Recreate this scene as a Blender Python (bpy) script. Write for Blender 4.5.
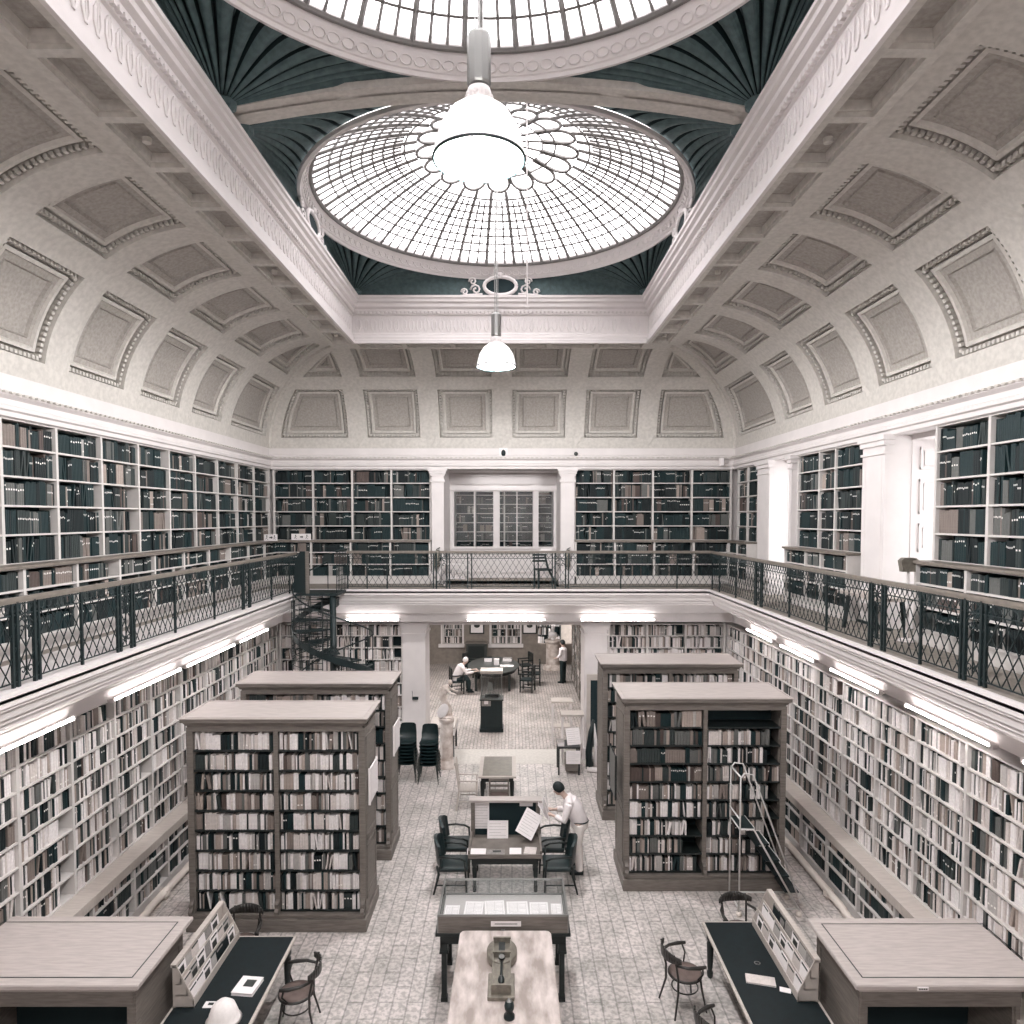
import bpy, math, random
from mathutils import Vector, Matrix
sin, cos, pi, R = math.sin, math.cos, math.pi, math.radians
for _o in list(bpy.data.objects): bpy.data.objects.remove(_o)
SC = bpy.context.scene; COL = SC.collection
random.seed(11)
# ---------------------------------------------------------------- camera
CAM = Vector((0.2, 0.0, 6.5)); TILT = 0.0443
cd = bpy.data.cameras.new('camera'); cam = bpy.data.objects.new('camera', cd); COL.objects.link(cam)
cd.sensor_width = 36; cd.lens = 691.16/1024*36; cd.shift_y = 0.035; cd.clip_end = 200
cam.location = CAM; cam.rotation_euler = (pi/2-TILT, 0, 0); SC.camera = cam
# ---------------------------------------------------------------- world and light
W = bpy.data.worlds.new('world'); SC.world = W; W.use_nodes = True
bg = W.node_tree.nodes['Background']; bg.inputs[0].default_value = (1, .985, .99, 1); bg.inputs[1].default_value = 8.0
SC.view_settings.view_transform = 'Standard'; SC.view_settings.look = 'None'
SC.view_settings.exposure = 0.26; SC.view_settings.gamma = 1; SC.view_settings.use_curve_mapping = False
cy = SC.cycles
cy.use_denoising = True; cy.max_bounces = 8; cy.diffuse_bounces = 4; cy.glossy_bounces = 3; cy.transmission_bounces = 4
cy.transparent_max_bounces = 12; cy.sample_clamp_indirect = 6; cy.caustics_reflective = False; cy.caustics_refractive = False
def area(name, loc, rot, sx, sy, power, portal=False, color=(1, 1, 1)):
    l = bpy.data.lights.new(name, 'AREA'); l.shape = 'RECTANGLE'; l.size = sx; l.size_y = sy; l.energy = power; l.color = color
    if portal: l.cycles.is_portal = True
    o = bpy.data.objects.new(name, l); COL.objects.link(o); o.location = loc; o.rotation_euler = rot; return o
# room numbers (metres; floor z=0, gallery floor z=ZG)
X0 = -.06; HW = 6.27; XL, XR = X0-HW, X0+HW; YB = 18.7; YN = -2.5
ZG = 4.72; ZT = 7.80; ZL = 5.88; S = 1.087
GL, GR, GB = -4.91, 5.08, 17.06
Z0, ZC = 8.35, 10.53; CA = 2.36; XS = 3.32; YS = 15.75
ZLED = 11.43; ZRIM = 11.9; RR = 3.33; D1 = (X0, 12.45); D2 = (X0, 5.39)
for D in (D1, D2): area('dome_portal', (D[0], D[1], 13.35), (0, 0, 0), 6.4, 6.4, 1, True)
for Y in (10.48, 15.3): area('window_portal', (XR+1.05, Y, 6.6), (0, R(90), 0), 3.0, 1.5, 1, True)
# ---------------------------------------------------------------- materials
def lin(c):
    c /= 255.0
    return c/12.92 if c <= .04045 else ((c+.055)/1.055)**2.4
MATS = {}
def mat(name, rgb, rough=.6, metal=0, var=0.0, scale=8, stretch=(1, 1, 1), bump=0.0, rgb2=None, emis=0, spec=.4):
    if name in MATS: return MATS[name]
    m = bpy.data.materials.new(name); m.use_nodes = True; nt = m.node_tree; b = nt.nodes['Principled BSDF']
    c1 = [lin(x) for x in rgb]; b.inputs['Base Color'].default_value = (*c1, 1)
    b.inputs['Roughness'].default_value = rough; b.inputs['Metallic'].default_value = metal
    b.inputs['Specular IOR Level'].default_value = spec
    tc = nt.nodes.new('ShaderNodeTexCoord'); mp = nt.nodes.new('ShaderNodeMapping'); nt.links.new(tc.outputs['Object'], mp.inputs[0])
    mp.inputs['Scale'].default_value = stretch
    nz = nt.nodes.new('ShaderNodeTexNoise'); nz.inputs['Scale'].default_value = scale; nz.inputs['Detail'].default_value = 4
    nt.links.new(mp.outputs[0], nz.inputs['Vector'])
    if var or rgb2:
        c2 = [lin(x) for x in rgb2] if rgb2 else [x*(1-var) for x in c1]
        rp = nt.nodes.new('ShaderNodeValToRGB'); rp.color_ramp.elements[0].position = .35; rp.color_ramp.elements[1].position = .65
        rp.color_ramp.elements[0].color = (*c2, 1); rp.color_ramp.elements[1].color = (*c1, 1)
        nt.links.new(nz.outputs[0], rp.inputs[0]); nt.links.new(rp.outputs[0], b.inputs['Base Color'])
    if bump:
        bp = nt.nodes.new('ShaderNodeBump'); bp.inputs['Strength'].default_value = bump; bp.inputs['Distance'].default_value = .02
        nt.links.new(nz.outputs[0], bp.inputs['Height']); nt.links.new(bp.outputs[0], b.inputs['Normal'])
    if emis:
        b.inputs['Emission Color'].default_value = (*c1, 1); b.inputs['Emission Strength'].default_value = emis
    MATS[name] = m; return m
PAINT = mat('cream_paint', (218, 212, 211), .6, var=.06, scale=3)
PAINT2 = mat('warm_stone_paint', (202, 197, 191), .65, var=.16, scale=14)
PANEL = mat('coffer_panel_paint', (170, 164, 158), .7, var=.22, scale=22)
SLATE = mat('slate_green_paint', (84, 104, 106), .6, var=.3, scale=12)
SHELFW = mat('white_shelf_paint', (206, 201, 198), .5, var=.06)
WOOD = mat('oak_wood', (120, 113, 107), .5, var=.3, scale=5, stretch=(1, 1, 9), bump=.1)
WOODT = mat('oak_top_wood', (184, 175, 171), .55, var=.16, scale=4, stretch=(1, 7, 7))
WOODH = mat('pale_wood', (190, 181, 174), .55, var=.14, scale=5, stretch=(1, 8, 1))
DARKW = mat('dark_wood', (36, 42, 42), .35, var=.3, scale=8, stretch=(1, 1, 6))
BENT = mat('bentwood_brown', (52, 50, 48), .35, var=.3, scale=10)
SEATW = mat('seat_brown', (112, 97, 92), .5, var=.3, scale=9)
BLACK = mat('black_iron', (22, 36, 38), .5, var=.2)
IRON = mat('grey_iron', (62, 66, 64), .5, var=.3, scale=20)
RAILM = mat('handrail_bronze', (128, 120, 112), .4, var=.2, scale=12)
DARKV = mat('dark_board_and_groove_shade', (14, 34, 38), .8)
LEATH = mat('dark_leather', (24, 40, 42), .4, var=.25, scale=16)
STEEL = mat('white_enamel_tube', (206, 204, 202), .35)
PIPE = mat('cream_pipe_paint', (216, 206, 198), .4)
PAPER = mat('white_paper', (236, 230, 230), .7, var=.04, scale=20)
PAPERL = mat('faint_print', (178, 172, 170), .7)
PAPERG = mat('grey_paper', (150, 145, 142), .7, var=.3, scale=40)
TEALTOP = mat('dark_table_leather', (8, 24, 28), .6, var=.35, scale=14)
SKIN = mat('skin', (196, 170, 158), .55, var=.06, scale=20)
HAIRD = mat('dark_hair', (24, 34, 36), .6, var=.3, scale=60)
HAIRW = mat('white_hair', (228, 222, 220), .7, var=.08, scale=60)
SHIRT = mat('white_shirt_cloth', (232, 224, 224), .8, var=.08, scale=9, bump=.3)
TROUS = mat('pale_trouser_cloth', (232, 224, 220), .8, var=.1, scale=9, bump=.3)
DCLOTH = mat('dark_cloth', (30, 44, 46), .8, var=.2)
LAMPW = mat('lamp_glass_glow', (255, 250, 250), .3, emis=6)
TUBE = mat('fluorescent_glow', (255, 248, 246), .3, emis=26)
METAL = mat('brushed_metal', (150, 150, 148), .3, metal=.8)
def glass(name, a=.9, tint=(1, 1, 1), rough=0.05):
    m = bpy.data.materials.new(name); m.use_nodes = True; nt = m.node_tree; nt.nodes.clear()
    o = nt.nodes.new('ShaderNodeOutputMaterial'); t = nt.nodes.new('ShaderNodeBsdfTransparent'); g = nt.nodes.new('ShaderNodeBsdfGlossy'); x = nt.nodes.new('ShaderNodeMixShader')
    t.inputs[0].default_value = (*tint, 1); g.inputs['Roughness'].default_value = rough; x.inputs[0].default_value = 1-a
    nt.links.new(t.outputs[0], x.inputs[1]); nt.links.new(g.outputs[0], x.inputs[2]); nt.links.new(x.outputs[0], o.inputs[0]); MATS[name] = m; return m
GLASS = glass('clear_glass', .94, (.95, .97, .97))
def domeglass():
    m = bpy.data.materials.new('frosted_dome_glass'); m.use_nodes = True; nt = m.node_tree; nt.nodes.clear()
    o = nt.nodes.new('ShaderNodeOutputMaterial'); t = nt.nodes.new('ShaderNodeBsdfTransparent'); g = nt.nodes.new('ShaderNodeBsdfTranslucent'); x = nt.nodes.new('ShaderNodeMixShader')
    nz = nt.nodes.new('ShaderNodeTexNoise'); nz.inputs['Scale'].default_value = 1.5; tc = nt.nodes.new('ShaderNodeTexCoord'); nt.links.new(tc.outputs['Object'], nz.inputs['Vector'])
    rp = nt.nodes.new('ShaderNodeValToRGB'); rp.color_ramp.elements[0].position = .3; rp.color_ramp.elements[1].position = .7
    rp.color_ramp.elements[0].color = (DG*.8, DG*.78, DG*.79, 1); rp.color_ramp.elements[1].color = (DG, DG*.98, DG*.99, 1)
    nt.links.new(nz.outputs[0], rp.inputs[0]); nt.links.new(rp.outputs[0], t.inputs[0]); g.inputs[0].default_value = (.8, .79, .8, 1); x.inputs[0].default_value = .2
    nt.links.new(t.outputs[0], x.inputs[1]); nt.links.new(g.outputs[0], x.inputs[2]); nt.links.new(x.outputs[0], o.inputs[0]); return m
DG = .66
DOMEG = domeglass()
def floor_mat(name, bw, bh, c1, c2, cm, seed):
    m = bpy.data.materials.new(name); m.use_nodes = True; nt = m.node_tree; b = nt.nodes['Principled BSDF']; N = nt.nodes.new; Lk = nt.links.new
    tc = N('ShaderNodeTexCoord'); mp = N('ShaderNodeMapping'); mp.inputs['Rotation'].default_value = (0, 0, pi/2); Lk(tc.outputs['Object'], mp.inputs[0])
    br = N('ShaderNodeTexBrick'); Lk(mp.outputs[0], br.inputs['Vector']); br.inputs['Scale'].default_value = 1; br.inputs['Brick Width'].default_value = bw; br.inputs['Row Height'].default_value = bh
    br.inputs['Mortar Size'].default_value = .012; br.inputs['Color1'].default_value = (*[lin(v) for v in c1], 1); br.inputs['Color2'].default_value = (*[lin(v) for v in c2], 1); br.inputs['Mortar'].default_value = (*[lin(v) for v in cm], 1)
    nz = N('ShaderNodeTexNoise'); nz.inputs['Scale'].default_value = 1.1; nz.inputs['Detail'].default_value = 8; nz.inputs['Roughness'].default_value = .7; Lk(tc.outputs['Object'], nz.inputs['Vector'])
    rp = N('ShaderNodeValToRGB'); rp.color_ramp.elements[0].position = .36; rp.color_ramp.elements[1].position = .6; rp.color_ramp.elements[0].color = (.62, .64, .62, 1); rp.color_ramp.elements[1].color = (1, 1, 1, 1); Lk(nz.outputs[0], rp.inputs[0])
    n2 = N('ShaderNodeTexNoise'); n2.inputs['Scale'].default_value = 16; n2.inputs['Detail'].default_value = 5; Lk(tc.outputs['Object'], n2.inputs['Vector'])
    r2 = N('ShaderNodeValToRGB'); r2.color_ramp.elements[0].position = .42; r2.color_ramp.elements[1].position = .56; r2.color_ramp.elements[0].color = (.66, .67, .66, 1); r2.color_ramp.elements[1].color = (1, 1, 1, 1); Lk(n2.outputs[0], r2.inputs[0])
    def mul(a, c):
        x = N('ShaderNodeMix'); x.data_type = 'RGBA'; x.blend_type = 'MULTIPLY'; x.inputs[0].default_value = 1; Lk(a, x.inputs[6]); Lk(c, x.inputs[7]); return x.outputs[2]
    Lk(mul(mul(br.outputs['Color'], rp.outputs[0]), r2.outputs[0]), b.inputs['Base Color']); b.inputs['Roughness'].default_value = .5
    return m
FLOORM = floor_mat('worn_block_floor', .62, .2, (222, 212, 209), (212, 203, 200), (178, 171, 168), 1)
FLOOR2 = floor_mat('worn_pale_floor', .3, .1, (206, 192, 188), (186, 176, 172), (150, 144, 140), 2)
BOOKC = [('black', (10, 24, 27)), ('dark green', (16, 40, 43)), ('dark grey', (46, 54, 54)), ('grey', (98, 99, 97)), ('taupe', (128, 117, 111)),
         ('brown', (84, 72, 68)), ('tan', (164, 151, 143)), ('pale grey', (176, 171, 168)), ('cream', (208, 199, 195)), ('white', (232, 226, 225))]
BOOKM = [mat('book_'+n.replace(' ', '_'), c, .6, var=.14, scale=30) for n, c in BOOKC]
LABELM = mat('spine_label', (230, 226, 222), .7)
# ---------------------------------------------------------------- mesh helpers
class MB:
    def __init__(s): s.v = []; s.f = []; s.m = []
    def add(s, vs, fs, mi=0):
        b = len(s.v); s.v += [tuple(p) for p in vs]
        for f in fs: s.f.append(tuple(i+b for i in f)); s.m.append(mi)
        return s
    def box(s, x0, x1, y0, y1, z0, z1, mi=0, M=None):
        vs = [Vector(p) for p in ((x0, y0, z0), (x1, y0, z0), (x1, y1, z0), (x0, y1, z0), (x0, y0, z1), (x1, y0, z1), (x1, y1, z1), (x0, y1, z1))]
        if M: vs = [M @ p for p in vs]
        return s.add(vs, [(0, 3, 2, 1), (4, 5, 6, 7), (0, 1, 5, 4), (1, 2, 6, 5), (2, 3, 7, 6), (3, 0, 4, 7)], mi)
    def quad(s, a, b, c, d, mi=0): return s.add([a, b, c, d], [(0, 1, 2, 3)], mi)
    def bar(s, a, b, w, h=None, mi=0, up=(0, 0, 1)):
        h = h or w; a = Vector(a); b = Vector(b); d = (b-a)
        if d.length < 1e-6: return s
        d.normalize(); u = Vector(up)
        if abs(d.dot(u)) > .99: u = Vector((0, 1, 0))
        x = d.cross(u).normalized(); z = x.cross(d)
        vs = [p+x*(sx*w/2)+z*(sz*h/2) for p in (a, b) for sx, sz in ((-1, -1), (1, -1), (1, 1), (-1, 1))]
        return s.add(vs, [(0, 1, 2, 3), (7, 6, 5, 4), (0, 4, 5, 1), (1, 5, 6, 2), (2, 6, 7, 3), (3, 7, 4, 0)], mi)
    def tube(s, pts, r, n=8, mi=0, caps=True):
        pts = [Vector(p) for p in pts]; rs = r if isinstance(r, (list, tuple)) else [r]*len(pts); b = len(s.v); ref = None
        for i, p in enumerate(pts):
            d = (pts[min(i+1, len(pts)-1)]-pts[max(i-1, 0)]); d.normalize()
            if ref is None: ref = Vector((0, 0, 1)) if abs(d.z) < .9 else Vector((1, 0, 0))
            x = d.cross(ref)
            if x.length < 1e-3: x = d.cross(Vector((0, 1, 0)))
            x.normalize(); y = d.cross(x); ref = (x.cross(d)).normalized() if True else ref
            for k in range(n):
                a = 2*pi*k/n; s.v.append(tuple(p+x*(cos(a)*rs[i])+y*(sin(a)*rs[i])))
        for i in range(len(pts)-1):
            for k in range(n):
                s.f.append((b+i*n+k, b+i*n+(k+1) % n, b+(i+1)*n+(k+1) % n, b+(i+1)*n+k)); s.m.append(mi)
        if caps:
            s.f.append(tuple(b+k for k in range(n))[::-1]); s.m.append(mi)
            e = b+(len(pts)-1)*n; s.f.append(tuple(e+k for k in range(n))); s.m.append(mi)
        return s
    def lathe(s, prof, c=(0, 0, 0), n=24, mi=0, a0=0, a1=2*pi, sx=1, sy=1):
        b = len(s.v); full = abs(a1-a0-2*pi) < 1e-6; m = n if full else n+1
        for r, z in prof:
            for k in range(m):
                a = a0+(a1-a0)*k/n; s.v.append((c[0]+r*cos(a)*sx, c[1]+r*sin(a)*sy, c[2]+z))
        for i in range(len(prof)-1):
            for k in range(n):
                k2 = (k+1) % m; s.f.append((b+i*m+k, b+i*m+k2, b+(i+1)*m+k2, b+(i+1)*m+k)); s.m.append(mi)
        return s
    def ell(s, c, r, n=12, mi=0, M=None):
        b = len(s.v); c = Vector(c); st = n//2+1
        for i in range(st+1):
            t = pi*i/st
            for k in range(n):
                a = 2*pi*k/n; p = Vector((r[0]*sin(t)*cos(a), r[1]*sin(t)*sin(a), r[2]*cos(t)))
                if M: p = M @ p
                s.v.append(tuple(c+p))
        for i in range(st):
            for k in range(n):
                s.f.append((b+i*n+k, b+(i+1)*n+k, b+(i+1)*n+(k+1) % n, b+i*n+(k+1) % n)); s.m.append(mi)
        return s
    def prism(s, poly, z0, z1, mi=0, M=None):
        n = len(poly); vs = [Vector((x, y, z0)) for x, y in poly]+[Vector((x, y, z1)) for x, y in poly]
        if M: vs = [M @ p for p in vs]
        fs = [tuple(range(n))[::-1], tuple(range(n, 2*n))]+[(i, (i+1) % n, n+(i+1) % n, n+i) for i in range(n)]
        return s.add(vs, fs, mi)
    def sweep(s, prof, x0, x1, y0, y1, mi=0, sides='LRFB', inward=True):
        # profile of (offset, z) carried round a rectangle; offset goes inward (or outward)
        g = 1 if inward else -1
        def c(o): o *= g; return [(x0+o, y0+o), (x1-o, y0+o), (x1-o, y1-o), (x0+o, y1-o)]
        E = {'F': (0, 1), 'R': (1, 2), 'B': (2, 3), 'L': (3, 0)}
        for i in range(len(prof)-1):
            A = c(prof[i][0]); B = c(prof[i+1][0]); za, zb = prof[i][1], prof[i+1][1]
            for sd in sides:
                p, q = E[sd]; s.quad((*A[p], za), (*A[q], za), (*B[q], zb), (*B[p], zb), mi)
        return s
    def build(s, name, mats, parent=None, smooth=False, kind=None, loc=None, bevel=0):
        me = bpy.data.meshes.new(name); me.from_pydata(s.v, [], s.f)
        mats = mats if isinstance(mats, (list, tuple)) else [mats]
        for m in mats: me.materials.append(m)
        if len(mats) > 1: me.polygons.foreach_set('material_index', s.m)
        if smooth: me.polygons.foreach_set('use_smooth', [True]*len(s.f))
        me.update(); o = bpy.data.objects.new(name, me); COL.objects.link(o)
        if parent: o.parent = parent
        if kind: o['kind'] = kind
        if loc: o.location = loc
        if bevel:
            b = o.modifiers.new('bevel', 'BEVEL'); b.width = bevel; b.segments = 2; b.limit_method = 'ANGLE'
        return o
def tag(o, label, cat, group=None, kind=None):
    o['label'] = label; o['category'] = cat
    if group: o['group'] = group
    if kind: o['kind'] = kind
    return o
def thing(name, label, cat, loc=(0, 0, 0), rz=0, group=None):
    o = bpy.data.objects.new(name, None); COL.objects.link(o); o.location = loc; o.rotation_euler = (0, 0, rz); o.empty_display_size = .1
    return tag(o, label, cat, group)
def dup(root, loc, rz=0, label=None, group=None):
    def cp(o, p):
        c = o.copy(); COL.objects.link(c)
        if p: c.parent = p
        for ch in list(o.children): cp(ch, c)
        return c
    r = cp(root, None); r.location = loc; r.rotation_euler = (0, 0, rz)
    if label: r['label'] = label
    if group: r['group'] = group
    return r
ORD = 'zeroth first second third fourth fifth sixth seventh eighth ninth tenth eleventh twelfth thirteenth fourteenth fifteenth sixteenth seventeenth eighteenth nineteenth'.split()
def ordn(n):
    if n < 20: return ORD[n]
    t = {2: 'twent', 3: 'thirt', 4: 'fort', 5: 'fift', 6: 'sixt'}[n//10]
    return t+'ieth' if n % 10 == 0 else t+'y-'+ORD[n % 10]
# ================================================================ STRUCTURE
def struct(name, mb, mats, smooth=False, parent=None): return mb.build(name, mats, parent, smooth, kind='structure' if not parent else None)
struct('floor', MB().box(XL-.4, XR+.4, YN, 17.95, -.1, 0), FLOORM)
struct('floor_threshold', MB().box(-2.6, 2.6, 17.95, 19.1, -.1, .004), PAINT2)
struct('floor_back_room', MB().box(-7, 6, 19.1, 33, -.1, 0), FLOOR2)
# walls behind the shelving
m = MB(); m.box(XL-.45, XL-.3, YN, YB+.4, 0, ZT); m.box(XL-.45, XL, YN, YB+.4, ZT, Z0+.02)
m.box(XL-.45, XL+.4, YN, YB, 3.9, 4.0)
struct('wall_left', m, PAINT)
m = MB()
m.box(XR+.3, XR+.45, YN, YB+.4, 0, ZG)
WIN = [(10.0, 10.95), (14.75, 15.85)]
ys = YN
for a, b in WIN:
    m.box(XR+.3, XR+.45, ys, a, ZG, ZT); ys = b
m.box(XR+.3, XR+.45, ys, YB+.4, ZG, ZT); m.box(XR, XR+.45, YN, YB+.4, ZT, Z0+.02)
for a, b in WIN:
    m.box(XR+.45, XR+1.1, a-.12, a, ZG-.2, ZT+.1); m.box(XR+.45, XR+1.1, b, b+.12, ZG-.2, ZT+.1)
    m.box(XR+.3, XR+1.1, a, b, ZT-.08, ZT+.1); m.box(XR+.3, XR+1.1, a, b, ZG-.2, ZG)
    # shutter panelling on the far reveal that faces the camera
    for z0, z1 in ((7.25, 7.6), (6.55, 7.1), (5.95, 6.4), (4.95, 5.8)):
        for q, (i, d) in enumerate(((0, .03), (.07, .015))):
            x0, x1 = XR+.42+i, XR+.95-i
            for (u0, u1, w0, w1) in ((x0, x0+.04, z0+i, z1-i), (x1-.04, x1, z0+i, z1-i), (x0, x1, z0+i, z0+i+.04), (x0, x1, z1-i-.04, z1-i)):
                m.box(u0, u1, b-d-(.003 if w1-w0 > .05 else 0), b, w0, w1)
m.box(XR-.18, XR+.4, YN, YB, 3.9, 4.0)
struct('wall_right', m, PAINT)
# back wall : lower and upper, openings in the middle
m = MB()
m.box(XL-.4, -2.72, YB+.3, YB+.6, 0, ZT); m.box(2.75, XR+.4, YB+.3, YB+.6, 0, ZT)
m.box(-2.72, 2.75, YB-.3, YB+.6, 3.62, ZG)
m.box(-2.0, -1.62, YB+.02, YB+.6, ZG, ZT); m.box(1.5, 1.9, YB+.02, YB+.6, ZG, ZT)
m.box(-2.72, -2.0, YB+.3, YB+.6, ZG, ZT); m.box(1.9, 2.75, YB+.3, YB+.6, ZG, ZT)
m.box(XL-.4, XR+.4, YB, YB+.6, ZT, Z0+.02)
struct('wall_back', m, PAINT)
struct('wall_front', MB().box(XL-.4, XR+.4, YN-.2, YN, 0, 12.4), PAINT)
# cornice above the upper shelves
m = MB(); pr = [(0, 7.78), (.05, 7.8), (.05, 7.86), (.09, 7.88), (.09, 7.93), (.05, 7.95), (.05, 8.02), (.12, 8.06), (.12, 8.09), (.14, 8.1), (.14, 8.13), (0, 8.16)]
m.sweep(pr, XL, XR, YN, YB, sides='LRB')
struct('trim_1', m, PAINT)
m = MB()
for i in range(int((YB-YN)/.12)):
    y = YN+.1+i*.12
    m.box(XL, XL+.165, y, y+.06, 8.075, 8.1); m.box(XR-.165, XR, y, y+.06, 8.075, 8.1)
for i in range(int(2*HW/.12)-2):
    x = XL+.2+i*.12; m.box(x, x+.06, YB-.165, YB, 8.075, 8.1)
struct('trim_2', m, PAINT2)
# ---- coffered cove
def cove_pt(side, u, th, d):
    ins = CA*(1-cos(th)); z = Z0+(ZC-Z0)*sin(th)+d*sin(th); o = ins-d*cos(th)
    if side == 'L': return (XL+o, u, z)
    if side == 'R': return (XR-o, u, z)
    return (u, YB-o, z)
RINGS = [(0, 0, 0), (0, .19, 0), (.12, .19, 0), (.12, .08, 0), (.17, .08, 0), (.19, .12, 0), (.27, .12, 0), (.285, .1, 0), (.31, .14, 0)]
def cell(m, side, A, B, t0, t1, p0, p1, mA, mB):
    N = 8; arc = 2.27
    def ring(ins, d, outer=False):
        L, Rr = [], []
        ta, tb = (t0, t1) if outer else (p0+ins/arc, p1-ins/arc)
        for k in range(N+1):
            th = ta+(tb-ta)*k/N; a, b = A(th), B(th)
            if not outer:
                a += mA+ins; b -= mB+ins
                if a > b: a = b = (a+b)/2
            L.append(cove_pt(side, a, th, d)); Rr.append(cove_pt(side, b, th, d))
        return L, Rr
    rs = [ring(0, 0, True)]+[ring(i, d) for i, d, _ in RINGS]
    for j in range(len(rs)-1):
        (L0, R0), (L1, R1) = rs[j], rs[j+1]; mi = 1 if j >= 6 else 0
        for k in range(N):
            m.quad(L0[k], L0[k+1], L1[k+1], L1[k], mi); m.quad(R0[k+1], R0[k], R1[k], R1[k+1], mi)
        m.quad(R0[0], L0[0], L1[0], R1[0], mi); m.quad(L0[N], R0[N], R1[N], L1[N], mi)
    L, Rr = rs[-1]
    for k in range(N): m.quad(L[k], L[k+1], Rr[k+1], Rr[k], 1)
    # egg and dart beads round the recess
    def bead(P, Q, n):
        P, Q = Vector(P), Vector(Q)
        for i in range(n):
            c = P.lerp(Q, (i+.5)/n); m.bar(P.lerp(Q, (i+.22)/n), P.lerp(Q, (i+.78)/n), .055, .055)
    lo = ring(.05, .075); step = .085
    for side_ in lo:
        for k in range(N):
            ln = (Vector(side_[k+1])-Vector(side_[k])).length
            bead(side_[k], side_[k+1], max(1, round(ln/step)))
    for k in (0, N):
        ln = (Vector(lo[0][k])-Vector(lo[1][k])).length
        if ln > .1: bead(lo[0][k], lo[1][k], max(1, round(ln/step)))
ins = lambda th: CA*(1-cos(th))
RIBSL = [15.85-1.95*i for i in range(9)]; RIBSR = [15.55-1.95*i for i in range(9)]
T = R(90)
for side in 'LR':
    RIBS = RIBSL if side == 'L' else RIBSR
    m = MB(); ycells = [(lambda th, v=RIBS[0]: v, lambda th: YB-ins(th), .26, .3)]
    for i in range(len(RIBS)-1): ycells.append((lambda th, v=RIBS[i+1]: v, lambda th, v=RIBS[i]: v, .26, .26))
    for A, B, a, b in ycells:
        cell(m, side, A, B, 0, R(47.5), R(7.5), R(42), a, b)
        cell(m, side, A, B, R(47.5), T, R(52), R(82), a, b)
    for k in range(8):
        t, t2 = T*k/8, T*(k+1)/8
        m.quad(cove_pt(side, RIBS[-1], t, 0), cove_pt(side, YN, t, 0), cove_pt(side, YN, t2, 0), cove_pt(side, RIBS[-1], t2, 0))
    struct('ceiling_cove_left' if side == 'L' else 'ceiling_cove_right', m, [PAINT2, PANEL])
m = MB(); rx = [X0+1.94*i for i in (-2, -1, 0, 1, 2)]
cells = [(lambda th: XL+ins(th), lambda th: rx[0], .3, .26)]
for i in range(4): cells.append((lambda th, i=i: rx[i], lambda th, i=i: rx[i+1], .26, .26))
cells.append((lambda th: rx[4], lambda th: XR-ins(th), .26, .3))
for j, (A, B, a, b) in enumerate(cells):
    cell(m, 'B', A, B, 0, R(47.5), R(7.5), R(42), a, b)
    hi = R(82)
    cell(m, 'B', A, B, R(47.5), T, R(52), hi, a if j != 5 else .2, b if j else .2)
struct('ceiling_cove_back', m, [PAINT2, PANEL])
# groin ribs
for sx in (-1, 1):
    m = MB(); pts = []
    for k in range(25):
        t = T*k/24; pts.append((X0+sx*(HW-ins(t)+.0), YB-ins(t), Z0+(ZC-Z0)*sin(t)))
    m.tube(pts, .055, 8); struct('trim_%d' % (3 if sx < 0 else 4), m, PAINT2, True)
# ---- soffit with small coffers, between the cove and the well
m = MB(); XC = HW-CA; YC = YB-CA
def soff(m, axis, a0, a1, n, p0, p1, z, zt):
    # strip of n coffers along axis
    def P(u, w, zz): return (w, u, zz) if axis == 'y' else (u, w, zz)
    L = (a1-a0)/n
    for i in range(n):
        u0, u1 = a0+i*L, a0+(i+1)*L
        r = [(u0, u1, p0, p1, z)]; e = .055
        w0, w1 = min(p0, p1), max(p0, p1)
        rr = [(u0, u1, w0, w1, z), (u0+e, u1-e, w0+.1, w1-.1, z), (u0+e, u1-e, w0+.1, w1-.1, z+.05), (u0+e+.03, u1-e-.03, w0+.13, w1-.13, z+.05), (u0+e+.045, u1-e-.045, w0+.145, w1-.145, z+.14)]
        for (a, b) in zip(rr, rr[1:]):
            ca = [P(a[0], a[2], a[4]), P(a[1], a[2], a[4]), P(a[1], a[3], a[4]), P(a[0], a[3], a[4])]
            cb = [P(b[0], b[2], b[4]), P(b[1], b[2], b[4]), P(b[1], b[3], b[4]), P(b[0], b[3], b[4])]
            for k in range(4): m.quad(ca[k], ca[(k+1) % 4], cb[(k+1) % 4], cb[k])
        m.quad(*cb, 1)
        if i % 4 == 1 and axis == 'y': m.lathe([(0, 0), (.045, .01), (.05, .06)], P((u0+u1)/2, (w0+w1)/2, z+.03), 10)
ZS = ZC-.1
for sx in (-1, 1):
    xo, xi = X0+sx*XC, X0+sx*XS
    soff(m, 'y', 2.1, 15.9, 14, xo, xi, ZS, 0)
    m.quad((xo, 2.1, ZC+.1), (xo, 16.45, ZC+.1), (xo, 16.45, ZS), (xo, 2.1, ZS))
soff(m, 'x', X0-XC+.6, X0+XC-.6, 6, YC, YS, ZS, 0)
for sx in (-1, 1):
    m.box(min(X0+sx*XC, X0+sx*(XC-.6)), max(X0+sx*XC, X0+sx*(XC-.6)), 15.9, YC, ZS, ZS+.1)
    m.box(min(X0+sx*XS, X0+sx*(XC-.6)), max(X0+sx*XS, X0+sx*(XC-.6)), 15.75, 15.9, ZS, ZS+.1)
m.quad((X0-XC, YC, ZC+.1), (X0+XC, YC, ZC+.1), (X0+XC, YC, ZS), (X0-XC, YC, ZS))
m.box(XL, XR, YN, 2.1, ZC, ZC+.1)
struct('ceiling_soffit', m, [PAINT2, PANEL])
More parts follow.
